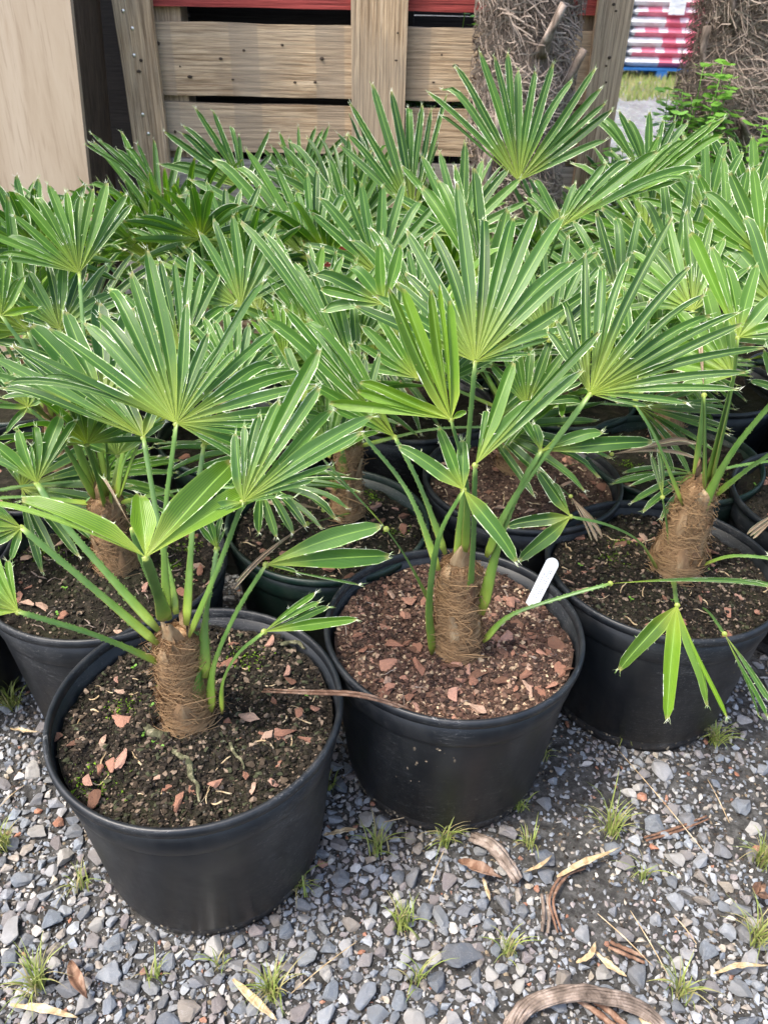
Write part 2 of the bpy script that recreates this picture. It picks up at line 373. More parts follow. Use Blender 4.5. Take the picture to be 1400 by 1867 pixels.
def catmull(pts, n):
    P = [pts[0] * 2 - pts[1]] + list(pts) + [pts[-1] * 2 - pts[-2]]
    out = []; segs = len(pts) - 1
    for k in range(n + 1):
        u = k / n * segs; i = min(int(u), segs - 1); t_ = u - i
        p0, p1, p2, p3 = P[i:i + 4]
        out.append(.5 * ((2 * p1) + (p2 - p0) * t_ + (2 * p0 - 5 * p1 + 4 * p2 - p3) * t_ ** 2 + (3 * p1 - p0 - 3 * p2 + p3) * t_ ** 3))
    return out
def nz(v, s=1): return noise.noise(Vector(v) * s)

# ------------------------------------------------------------------ stones: convex chips
def hull_mesh(seed, n=13, flat=.7, jit=.22, slab=False):
    r = random.Random(seed); bm = bmesh.new()
    for _ in range(n):
        v = Vector((r.gauss(0, 1), r.gauss(0, 1), r.gauss(0, 1))).normalized() * (1 - r.random() * jit)
        if slab: v = Vector((max(-.8, min(.8, v.x * 1.3)), max(-.8, min(.8, v.y * 1.3)), v.z))
        bm.verts.new((v.x * r.uniform(.85, 1), v.y * r.uniform(.75, 1), v.z * flat))
    res = bmesh.ops.convex_hull(bm, input=bm.verts)
    bmesh.ops.delete(bm, geom=[g for g in res['geom_interior'] if isinstance(g, bmesh.types.BMVert)], context='VERTS')
    loose = [v for v in bm.verts if not v.link_faces]
    bmesh.ops.delete(bm, geom=loose, context='VERTS')
    bm.verts.index_update()
    vs = [v.co.copy() for v in bm.verts]; fs = [tuple(v.index for v in f.verts) for f in bm.faces]
    bm.free(); return vs, fs
def bevelled(seed, n=14, flat=.7, wd=.07):
    vs, fs = hull_mesh(seed, n, flat)
    bm = bmesh.new(); bv = [bm.verts.new(v) for v in vs]; bm.verts.ensure_lookup_table()
    for f in fs: bm.faces.new([bv[i] for i in f])
    bmesh.ops.dissolve_limit(bm, angle_limit=R(18), verts=bm.verts, edges=bm.edges)
    bmesh.ops.bevel(bm, geom=list(bm.edges), offset=wd, segments=1, affect='EDGES', clamp_overlap=True)
    bmesh.ops.triangulate(bm, faces=bm.faces)
    bmesh.ops.subdivide_edges(bm, edges=bm.edges, cuts=1)
    for v in bm.verts: v.co += Vector((nz(v.co + Vector((seed, 0, 0)), 3), nz(v.co + Vector((0, seed, 0)), 3), nz(v.co, 3))) * .09
    bm.verts.index_update()
    vs = [v.co.copy() for v in bm.verts]; fs = [tuple(v.index for v in f.verts) for f in bm.faces]; bm.free(); return vs, fs
STONEC = [(.185, .21, .24), (.24, .265, .3), (.14, .16, .19), (.31, .33, .355), (.2, .225, .255), (.36, .36, .365), (.25, .235, .235), (.28, .245, .21), (.17, .185, .205), (.24, .255, .27), (.42, .405, .38), (.235, .205, .205), (.2, .21, .23)]
SMALLC = STONEC * 3 + [(.33, .14, .08), (.38, .33, .26), (.46, .44, .4)]

# ================================================================== ground
def ground_h(x, y):
    return .006 * nz((x, y, 0), 3) + .004 * nz((x, y, 3), 11) + .003 * nz((x, y, 5), 40)
gm = MB()
xs = [-60, -20, -8, -4, -2.5] + list(np.linspace(-1.6, 1.8, 180)) + [2.6, 4, 8, 20, 60]
ys = [-30, -8, -2] + list(np.linspace(.1, 2.4, 125)) + [3, 4, 6, 9, 14, 25, 60, 120]
vs = [(x, y, ground_h(x, y) if (-1.6 <= x <= 1.8 and .1 <= y <= 2.4) else -.002) for y in ys for x in xs]
nx = len(xs); fs = [(j * nx + i, j * nx + i + 1, (j + 1) * nx + i + 1, (j + 1) * nx + i) for j in range(len(ys) - 1) for i in range(nx - 1)]
gm.add(vs, fs)
M_YARD, t, b = mat('yard_surface', rough=.95, spec=.2)
g = geo(t)
near = ramp(t, noi(t, g, 60, 9, .75), [(.32, (.02, .019, .018)), (.5, (.07, .068, .064)), (.7, (.18, .178, .172))])
v = N(t, 'ShaderNodeTexVoronoi'); v.inputs['Scale'].default_value = 38; t.links.new(g, v.inputs[0])
far = mix(t, .5, ramp(t, noi(t, g, 30, 9, .8), [(.3, (.12, .12, .125)), (.55, (.34, .34, .34)), (.75, (.5, .49, .47))]), v.outputs['Color'], 'MULTIPLY')
far = mix(t, .6, far, (.2, .2, .2))
far = mix(t, ramp(t, noi(t, geo(t, (1, .5, 1)), 5, 8, .75), [(.35, (.8, .8, .8)), (.6, (0, 0, 0))]), far, (.1, .1, .1))
far = mix(t, ramp(t, noi(t, geo(t), 22, 3, .7), [(.56, (0, 0, 0)), (.66, (.7, .7, .7))]), far, (.42, .42, .42))
sy = t.nodes.new('ShaderNodeSeparateXYZ'); t.links.new(g, sy.inputs[0])
mr = t.nodes.new('ShaderNodeMapRange'); mr.inputs[1].default_value = 2.2; mr.inputs[2].default_value = 3.2; t.links.new(sy.outputs[1], mr.inputs[0])
t.links.new(mix(t, mr.outputs[0], near, far), b.inputs['Base Color']); bump(t, b, noi(t, g, 120, 8, .8), 1, .006)
ground = tag(gm.build('ground', M_YARD), kind='structure')

POTS = {}   # filled below: centre, radii for stone exclusion
POTPOS = dict(A=(-.225, .684), B=(.101, .84), C=(.435, .995), D=(-.42, .965), E=(-.095, 1.115), F=(.25, 1.25), G=(.56, 1.365), H=(.80, 1.19))
BASE_R = .144
def in_pot(x, y, m=0):
    return any((x - a) ** 2 + (y - c) ** 2 < (BASE_R + m - .004) ** 2 for a, c in POTPOS.values())

# large stones read off the foreground, then a dense scatter
NAMED = [(1205, 1405, 27), (1192, 1500, 25), (930, 1515, 27), (838, 1745, 44), (815, 1605, 24), (758, 1600, 24), (995, 1560, 26), (1230, 1640, 25),
         (1140, 1700, 26), (1065, 1700, 20), (1100, 1770, 21), (1165, 1775, 26), (1370, 1560, 20), (1370, 1750, 28), (1255, 1498, 26), (1145, 1565, 26),
         (1280, 1640, 20), (868, 1775, 17), (195, 1770, 32), (20, 1695, 27), (90, 1675, 23), (175, 1680, 20), (255, 1735, 15), (15, 1740, 22), (560, 1745, 28),
         (605, 1805, 25), (665, 1815, 33), (630, 1725, 19), (595, 1845, 28), (555, 1670, 17), (312, 1775, 16), (665, 1750, 18), (690, 1845, 24), (1300, 1795, 20),
         (880, 1645, 16), (947, 1795, 18), (1120, 1655, 14), (1180, 1490, 16), (1350, 1470, 22), (1375, 1505, 18), (1020, 1400, 15), (1010, 1420, 14), (1240, 1830, 16),
         (40, 1600, 24), (50, 1850, 20), (130, 1490, 18), (145, 1530, 16), (480, 1720, 17), (775, 1660, 22), (995, 1590, 20), (1355, 1655, 22), (1290, 1730, 24),
         (5, 1425, 18), (65, 1455, 18), (25, 1480, 16), (275, 1700, 20), (240, 1720, 16), (590, 1690, 17), (720, 1775, 16), (900, 1830, 20), (1000, 1660, 18)]
placed = []; grid = {}
def try_place(x, y, r, k=.82):
    gx, gy = int(x / .03), int(y / .03)
    for i in range(gx - 2, gx + 3):
        for j in range(gy - 2, gy + 3):
            for (a, c, q) in grid.get((i, j), ()):
                if (a - x) ** 2 + (c - y) ** 2 < (k * (q + r)) ** 2: return False
    grid.setdefault((gx, gy), []).append((x, y, r)); placed.append((x, y, r)); return True
for (px, py, rp) in NAMED:
    p = atZ(px, py, .01); d = (p - CAM).dot(CF); r = rp / FPX * d
    if not in_pot(p.x, p.y, r): try_place(p.x, p.y, r, .6)
def density(x, y):   # stones thin out on the trodden soil to the right
    d = 1.0
    if x > .05: d = .42 + 1.0 * nz((x, y, 9), 6)
    if y > .85: d *= .75
    if x < -.35 and y > .72: d = .55
    return d
for (lo, hi, cnt) in ((.013, .019, 600), (.009, .013, 6000), (.006, .009, 16000), (.0035, .006, 40000)):
    for _ in range(cnt):
        y = .40 + (random.random() ** 1.25) * 1.0; hw = .28 + .52 * y
        x = random.uniform(-hw, hw); r = random.uniform(lo, hi)
        if random.random() > max(.05, density(x, y)) ** (1.7 if r > .006 else 1) + (.2 if r < .0055 else 0): continue
        if in_pot(x, y, r * .6): continue
        try_place(x, y, r, .66 if r > .006 else .6)
# sparse stones further back, seen between pots and by the path
for _ in range(1500):
    y = random.uniform(1.4, 3.2); x = random.uniform(.3, 2.0); try_place(x, y, random.uniform(.004, .012))
HULLS = [hull_mesh(i, 12 + i % 4, .55 + .3 * ((i * 37) % 10) / 10) for i in range(14)]
BIG = [bevelled(100 + i, 13 + i % 5, .55 + .25 * ((i * 7) % 10) / 10) for i in range(16)]
order = sorted(placed, key=lambda q: -q[2] / (q[1] + .5))
single, rest = order[:290], order[290:]
big_me = []
for i, (vs, fs) in enumerate(BIG):
    for j in range(3):
        mb = MB(); c = STONEC[(i * 3 + j * 5) % len(STONEC)]
        mb.add(vs, fs, 0, c, None, False); o = mb.build('stone', M_STONE); big_me.append(o.data); bpy.data.objects.remove(o)
for (x, y, r) in single:
    o = link('stone', random.choice(big_me), ground)
    o.location = (x, y, ground_h(x, y) + r * random.uniform(.2, .38)); o.scale = (r * random.uniform(1.0, 1.3), r * random.uniform(.8, 1.05), r * random.uniform(.65, .95))
    o.rotation_euler = (random.uniform(-.35, .35), random.uniform(-.35, .35), random.uniform(0, 6.28))
def bulk(items, hulls, mat_, name, parent, cols, zf, flat=(.6, 1), kind='stuff', origin=None):
    V = []; F = []; C = []; off = 0
    H = [(np.array([tuple(v) for v in a]), b_) for a, b_ in hulls]
    for (x, y, r) in items:
        hv, hf = H[random.randrange(len(H))]
        e = Matrix.Rotation(random.uniform(0, 6.28), 3, 'Z') @ Matrix.Rotation(random.uniform(-.6, .6), 3, 'X') @ Matrix.Diagonal((r * random.uniform(.95, 1.3), r * random.uniform(.7, 1.05), r * random.uniform(*flat)))
        p = hv @ np.array(e).T + np.array((x, y, zf(x, y, r)))
        V.append(p); F.extend([tuple(i + off for i in f) for f in hf]); off += len(p)
        c = np.array(random.choice(cols)) * random.uniform(.7, 1.25); C.append(np.tile(c, (len(p), 1)))
    mb = MB(); mb.v = [tuple(q) for q in np.concatenate(V)]; mb.f = F; mb.mi = [0] * len(F); mb.smooth = [False] * len(F)
    mb.c = np.concatenate(C).tolist(); mb.uv = [(0, 0)] * len(mb.v)
    o = mb.build(name, mat_, parent); o['kind'] = kind; return o
bulk(rest, HULLS, M_STONE, 'gravel', ground, SMALLC, lambda x, y, r: ground_h(x, y) + r * .3)
fines = []
for _ in range(30000):
    y = .40 + (random.random() ** 1.25) * .95; hw = .28 + .5 * y; x = random.uniform(-hw, hw)
    if random.random() < max(.12, density(x, y)) and not in_pot(x, y): fines.append((x, y, random.choice((.0012, .0017, .0022, .003)) * random.uniform(.8, 1.2)))
bulk(fines, [hull_mesh(50 + i, 8, .7) for i in range(8)], M_STONE, 'grit', ground, SMALLC, lambda x, y, r: ground_h(x, y) + r * .3)
# soil crumbs among the stones
cr_items = []
for _ in range(9000):
    y = .42 + random.random() * .95; hw = .25 + .5 * y; x = random.uniform(-hw, hw)
    if not in_pot(x, y): cr_items.append((x, y, random.uniform(.0012, .004)))
bulk(cr_items, HULLS[:6], M_CRUMB, 'soil_crumbs', ground, [(.03, .026, .022), (.05, .04, .032), (.09, .07, .055), (.2, .16, .11)], lambda x, y, r: ground_h(x, y) + r * .2)

# ================================================================== palms
def leaf_frame(P, tau, rho):
    n = (CAM - P).normalized()
    right = CF.cross(Vector((0, 0, 1))).normalized(); up = right.cross(-n).normalized(); right = (-n).cross(up).normalized()
    n = Matrix.Rotation(-R(tau), 3, right) @ n        # positive tau: top of the leaf leans away
    n = Matrix.Rotation(R(rho), 3, up) @ n
    return n.normalized()
def add_leaflet(mb, hub, tip, n, hl, hr, bow, fold, tint, split, rnd, detail=10, fluff=True, blunt=.42, edge=1.0):
    """one leaflet: a folded, tapering strip; hl/hr = functions of r giving half widths left/right"""
    L = (tip - hub).length
    if L < 1e-4: return
    ctl = (hub + tip) * .5 + n * (bow * L)
    rows = detail; em = 1 - min(.1, .0006 / max(.003, hr(L * .6))) * rnd.choice((.7, 1, 1.5)); us = (-1, -em, -.45, 0, .45, em, 1)
    vs = []; fs = []; mi = []; cc = []; uv = []
    wob = rnd.uniform(-.015, .015)
    tipcut = rnd.uniform(-.03, .03); rv = rnd.random(); ep = (rnd.uniform(.0, 1.5), rnd.uniform(.0, 1.5)); dr = rnd.choice((0, .02, .05, .09, .16)); dp = rnd.choice((3, 3.5, 7)); twist = rnd.uniform(-.5, .5)
    for i in range(rows + 1):
        s_ = .015 + (i / rows) * .985
        p = hub * (1 - s_) ** 2 + ctl * (2 * s_ * (1 - s_)) + tip * s_ ** 2
        tg = ((ctl - hub) * (2 * (1 - s_)) + (tip - ctl) * (2 * s_)).normalized()
        sd_ = tg.cross(n).normalized(); nn = sd_.cross(tg).normalized()
        p = p + sd_ * (wob * L * sin(s_ * pi * 1.3))
        p = p - Vector((0, 0, dr * L * s_ ** dp))
        tw = twist * max(0, s_ - .3); sd_, nn = sd_ * cos(tw) + nn * sin(tw), nn * cos(tw) - sd_ * sin(tw)
        r = s_ * L
        tp = 1.0
        if s_ > .45: tp = 1 - .42 * ((s_ - .45) / .55) ** 1.3
        if s_ > .9: tp *= 1 - (1 - blunt) * ((s_ - .9) / .1) ** 1.5
        wl, wr = hl(r) * tp, hr(r) * tp
        fo = fold * 1.9 * (1 - .35 * s_)
        for u in us:
            ww = wl if u < 0 else wr
            q = p + sd_ * (u * ww) - nn * ((1 - abs(u)) * fo * (wl + wr) * .5)
            if i == rows: q += tg * (rnd.uniform(-.012, .008) * L + tipcut * u * L * .5)
            vs.append(q); cc.append((tint, s_, rv)); uv.append(((u + 1) / 2, s_))
        if i:
            for k in range(6):
                a = (i - 1) * 7 + k; fs.append((a, a + 1, a + 8, a + 7))
                mi.append(1 if (k in (0, 5) and s_ > split and (ep[k > 0] + .45 * sin(i * 1.1 + rv * 9 + k) - .3 * (s_ > .8)) < edge * .85) else 0)
    mb.add(vs, fs, mi, cc, uv)
    if fluff:
        tg = (tip - ctl).normalized(); sd_ = tg.cross(n).normalized()
        for _ in range(rnd.randint(3, 8)):       # frayed white threads at the cut tip and along the margin
            u = rnd.uniform(-1, 1); base = Vector(vs[rows * 7 + int((u + 1) * 3)])
            e = base + tg * rnd.uniform(.002, .009) + sd_ * rnd.uniform(-.005, .005) + n * rnd.uniform(-.003, .004)
            s2 = sd_ * .0003
            mb.add([base - s2, base + s2, e], [(0, 1, 2)], 1, (0, 1, 0))
        for _ in range(rnd.randint(0, 4)):
            i = rnd.randint(int(rows * max(split, .3)), rows - 1); k = rnd.choice((0, 6)); base = Vector(vs[i * 7 + k])
            e = base + (sd_ * (1 if k else -1)) * rnd.uniform(.001, .004) + tg * rnd.uniform(-.002, .005) + n * rnd.uniform(-.001, .003)
            mb.add([base, base + tg * .0008, e], [(0, 1, 2)], 1, (0, 1, 0))
def petiole(mb, pts, r0, r1, n_rows=14, rnd=random):
    P = catmull(pts, n_rows); rad = []
    for i in range(n_rows + 1):
        s_ = i / n_rows
        rad.append((r1 + (r0 - r1) * max(0, 1 - s_ * 2.2) ** 1.5 + (r1 * .1) * (1 - s_)) * (.45 + .55 * min(1, s_ / .09)) * (.75 if s_ > .97 else 1))
    mb.tube(P, rad, 10, 0, (.5, rnd.random()), .3)
    # tiny teeth down both margins
    for i in range(n_rows * 3):
        s_ = rnd.uniform(.15, .97); f = s_ * n_rows; j = min(int(f), n_rows - 1); p = P[j].lerp(P[j + 1], f - j)
        tg = (P[j + 1] - P[j]).normalized(); a = tg.cross(Vector((0, -.3, 1))).normalized() * rnd.choice((-1, 1)); r = rad[j]
        q = p + a * r * .95
        mb.add([q - tg * .0012, q + tg * .0012, q + a * .0014 + tg * .0008], [(0, 1, 2)], 0, (.5, .95, .5))
def make_leaf(root, hub, tips3, n, pet, wmax, tint, bow=.06, fold=.45, split=.35, each=True, rnd=random, dry=False, pr=.0032, pr0=.0066, detail=10, blunt=.42, fluff=True, edge=1.0):
    base = root.location
    mb = MB(); petiole(mb, pet, pr0, pr * .85, rnd=rnd)
    # hastula: small pale boss where petiole meets blade
    c = hub + n * .0002
    ring = [c + (Matrix.Rotation(2 * pi * k / 8, 3, n) @ (n.orthogonal().normalized() * .0036)) - n * .002 for k in range(8)]
    mb.add([c + n * .0012] + ring, [(0, 1 + k, 1 + (k + 1) % 8) for k in range(8)], 0, (.6, 0.02, .5))
    ref = (sum((t_ for t_ in tips3), Vector()) / len(tips3) - hub).normalized(); sx = ref.cross(n).normalized()
    info = []
    for T in tips3:
        d = T - hub; info.append((atan2(d.dot(sx), d.dot(ref)), d.length, T))
    info.sort(key=lambda q: q[0])
    # sx = ref x n is to one side; the leaflet's own side vector has the same sense
    gaps = []
    for i, (a, L, T) in enumerate(info):
        gl = (a - info[i - 1][0]) / 2 if i else None
        gr = (info[i + 1][0] - a) / 2 if i < len(info) - 1 else None
        gl = gl if gl is not None else (gr if gr is not None else .1); gr = gr if gr is not None else gl
        gaps.append((min(gl, .34), min(gr, .34)))
    lms = []
    target = mb
    for (a, L, T), (gl, gr) in zip(info, gaps):
        wm = wmax * (.8 + .3 * rnd.random()) * min(1.15, (L / .2) ** .35)
        def hf(g_, wm=wm): return lambda r: min(r * tan(max(g_, .02)) * 1.07, wm / 2)
        lb = MB() if each else None
        tt = max(0, min(1, tint + rnd.uniform(-.12, .12)))
        m_ = lb if each else target
        if not each:
            tmp = MB(); add_leaflet(tmp, hub, T, n, hf(gl), hf(gr), bow * rnd.uniform(.6, 1.4), fold, tt, split, rnd, detail, fluff, blunt, edge)
            target.add(tmp.v, tmp.f, [k + 1 for k in tmp.mi], tmp.c, tmp.uv)
        else:
            add_leaflet(lb, hub, T, n, hf(gl), hf(gr), bow * rnd.uniform(.6, 1.4), fold, tt, split, rnd, detail, fluff, blunt, edge)
            lms.append(lb)
    lm = M_DRY if dry else M_LEAF
    if each:
        p = target.build('fan_leaf', [M_PET], root, origin=None); 
        for v in p.data.vertices: v.co -= base
        for lb in lms:
            o = lb.build('leaflet', [lm, M_EDGE], p)
            for v in o.data.vertices: v.co -= base
    else:
        p = target.build('fan_leaf', [M_PET, lm, M_EDGE], root)
        for v in p.data.vertices: v.co -= base
    return p

def pot_mesh(Rt, Rb, h):
    z1 = h * .78; prof = [(.02, .012), (Rb - .03, .012), (Rb - .012, 0), (Rb - .003, .002), (Rb, .012), (Rb + .001, .02)]
    rw = Rt - .0075
    for k in range(1, 9):
        u = k / 8; prof.append((Rb + (rw - .006 - Rb) * u, .02 + (z1 - .02) * u))
    prof += [(rw - .002, z1 + .004), (rw, z1 + .012), (rw + .004, h - .012)]
    inner = [(rw + .001, h - .012), (rw - .004, z1), (Rb + .005, .03), (.01, .03)]
    body = lathe(prof + inner, 96, .003)
    rim = lathe([(Rt - .004, h - .014), (Rt, h - .012), (Rt + .0005, h - .006), (Rt - .001, h - .001), (Rt - .004, h), (Rt - .007, h - .002), (Rt - .0072, h - .013)], 96, .003)
    return body, rim
POTM = {}
def get_pot(kind):
    if kind not in POTM:
        Rt, Rb, h, m = dict(std=(.18, BASE_R, .276, M_POT), green=(.172, .138, .262, M_GPOT))[kind]
        b_, r_ = pot_mesh(Rt, Rb, h); ob = b_.build('pot', m); orr = r_.build('rim', m); POTM[kind] = (ob.data, orr.data, Rt, h)
        bpy.data.objects.remove(ob); bpy.data.objects.remove(orr)
    return POTM[kind]
CHIPC = [(.3, .15, .1), (.38, .2, .14), (.24, .12, .08), (.45, .3, .22), (.17, .09, .06), (.42, .24, .18)]
CHIPS = []
def chip_meshes():
    for i in range(14):
        vs, fs = bevelled(300 + i, 11, .3, .05); mb = MB(); mb.add(vs, fs, 0, CHIPC[i % 6], None, False)
        o = mb.build('bark_chip', M_CHIP); CHIPS.append(o.data); bpy.data.objects.remove(o)
chip_meshes()
def soil_h(x, y, sd_): return .01 * nz((x + sd_, y, 0), 10) + .008 * nz((x, y + sd_, 2), 34) + .005 * nz((x, y, sd_), 90)
def add_soil(root, Rs, z, m, seed, nchip, ncr, cols, moss=0, sprout=0, trunk_xy=(0, 0)):
    md_ = lambda x, y: .012 * math.exp(-((x - trunk_xy[0]) ** 2 + (y - trunk_xy[1]) ** 2) / .003)
    mb = MB(); nr, na = (48, 150) if ncr > 1200 else (24, 72) if ncr > 200 else (10, 32); vs = [(0, 0, z)]; fs = []
    for i in range(1, nr + 1):
        r = Rs * i / nr
        for k in range(na):
            th = 2 * pi * k / na; x, y = r * cos(th), r * sin(th)
            vs.append((x, y, z + soil_h(x, y, seed) + .012 * math.exp(-((x - trunk_xy[0]) ** 2 + (y - trunk_xy[1]) ** 2) / .003)))
    for k in range(na): fs.append((0, 1 + k, 1 + (k + 1) % na))
    for i in range(nr - 1):
        for k in range(na):
            a = 1 + i * na; b_ = a + na; fs.append((a + k, b_ + k, b_ + (k + 1) % na, a + (k + 1) % na))
    mb.add(vs, fs); so_ = mb.build('soil', m, root)
    rnd = random.Random(seed)
    items = []
    for _ in range(ncr):
        r = Rs * .985 * math.sqrt(rnd.random()); th = rnd.random() * 6.283; items.append((r * cos(th), r * sin(th), rnd.choice((.0008, .001, .0013, .0018, .0018, .0026, .0026, .0045)) * rnd.uniform(.7, 1.3)))
    if items: bulk(items, HULLS[:8], M_CRUMB, 'crumbs', so_, cols, lambda x, y, r: z + soil_h(x, y, seed) + md_(x, y) + r * .4, (.4, .9))
    for _ in range(nchip):
        r = Rs * .94 * math.sqrt(rnd.uniform(.12, 1)); th = rnd.random() * 6.283; x, y = r * cos(th), r * sin(th)
        q = rnd.choice((.006, .008, .010, .013, .017)) * rnd.uniform(.8, 1.2)
        o = link('bark_chip', rnd.choice(CHIPS), so_, (x, y, z + soil_h(x, y, seed) + md_(x, y) + q * .22)); o.scale = (q * 1.25, q * rnd.uniform(.5, .95), q * .9)
        o.rotation_euler = (rnd.uniform(-.4, .4), rnd.uniform(-.4, .4), rnd.random() * 6.28)
    if ncr > 3000:      # pale dead roots and plant scraps lying on the compost
        rb_ = MB()
        for _ in range(46):
            r = Rs * .92 * math.sqrt(rnd.random()); th = rnd.random() * 6.283; x, y = r * cos(th), r * sin(th); a = rnd.random() * 6.283; L_ = rnd.uniform(.008, .03); cur = rnd.uniform(-1.5, 1.5); P = []
            for k in range(6):
                if math.hypot(x, y) > Rs * .97: x, y = x * .96, y * .96
                P.append(Vector((x, y, z + soil_h(x, y, seed) + .003))); x += cos(a) * L_ / 5; y += sin(a) * L_ / 5; a += cur / 5
            rr = rnd.uniform(.0005, .0013); rb_.tube(P, [rr, rr * 1.2, rr, rr * .9, rr * .8, rr * .4], 5)
        tag(rb_.build('root_scraps', M_STRAW if seed % 2 else M_GREYWOOD, so_), kind='stuff')
    for _ in range(moss):
        r = Rs * .9 * math.sqrt(rnd.uniform(.2, 1)); th = rnd.random() * 6.283; cx, cy = r * cos(th), r * sin(th); mm = MB(); q = rnd.uniform(.015, .035)
        for _ in range(160):
            a, bq = rnd.gauss(0, q * .5), rnd.gauss(0, q * .35); x, y = cx + a, cy + bq
            if math.hypot(x, y) > Rs: continue
            vz = z + soil_h(x, y, seed); hgt = rnd.uniform(.001, .004); p = Vector((x, y, vz + hgt)); s_ = rnd.uniform(.0012, .003)
            A = Vector((rnd.uniform(-1, 1), rnd.uniform(-1, 1), rnd.uniform(-.3, .6))).normalized() * s_; B = Vector((rnd.uniform(-1, 1), rnd.uniform(-1, 1), rnd.uniform(-.3, .6))).normalized() * s_
            mm.add([p - A, p + A, p + B], [(0, 1, 2)])
        tag(mm.build('moss', M_MOSS, so_), kind='stuff')
    for _ in range(sprout):
        r = Rs * .88 * math.sqrt(rnd.uniform(.15, 1)); th = rnd.random() * 6.283; x, y = r * cos(th), r * sin(th); zz = z + soil_h(x, y, seed) + .007; mm = MB()
        a0 = rnd.random() * 3.14
        for sg in (0, pi):
            d = Vector((cos(a0 + sg), sin(a0 + sg), .25)); c = Vector((x, y, zz)) + d * .0026; e = Vector((-d.y, d.x, 0))
            mm.add([c + d * (cos(q) * .0026) + e * (sin(q) * .002) for q in [k * pi / 3 for k in range(6)]], [(0, 1, 2, 3, 4, 5)])
        mm.tube([Vector((x, y, zz - .01)), Vector((x, y, zz))], .0005, 3)
        mm.build('sprout', M_SPROUT, so_)
    return so_
def hairs(mb, n, zfun, rfun, rnd, wd=.0005, amp=1.0, col=(.2, 1), wrap=(.4, 1.6), fuzz=.002):
    """fibres lying round a trunk; zfun(u)->centre, rfun(u)->radius, u in 0..1 up the trunk"""
    for _ in range(n):
        u = rnd.random(); th = rnd.random() * 6.283; dth = rnd.uniform(*wrap) * rnd.choice((-1, 1)) * .8; du = rnd.uniform(-.16, .16) * amp
        k = 5; pts = []; c = rnd.uniform(*col); off = rnd.uniform(0, fuzz); out2 = rnd.random() < .07
        for i in range(k):
            s_ = i / (k - 1); uu = max(0, min(1, u + du * s_ + .02 * sin(s_ * 5 + th))); a = th + dth * s_
            rr = rfun(uu) * (1 + .06 * sin(a * 3 + uu * 9)) + .0006 + off + (fuzz * 4 * s_ ** 2 if out2 else fuzz * .7 * sin(s_ * pi))
            pts.append(zfun(uu) + Vector((cos(a), sin(a), 0)) * rr)
        vs = []; fs = []
        w_ = wd * rnd.uniform(.6, 1.4)
        for i, p in enumerate(pts):
            vs += [p - Vector((0, 0, w_)), p + Vector((0, 0, w_))]
            if i: fs.append((2 * i - 2, 2 * i - 1, 2 * i + 1, 2 * i))
        mb.add(vs, fs, 0, (0, 0, c))
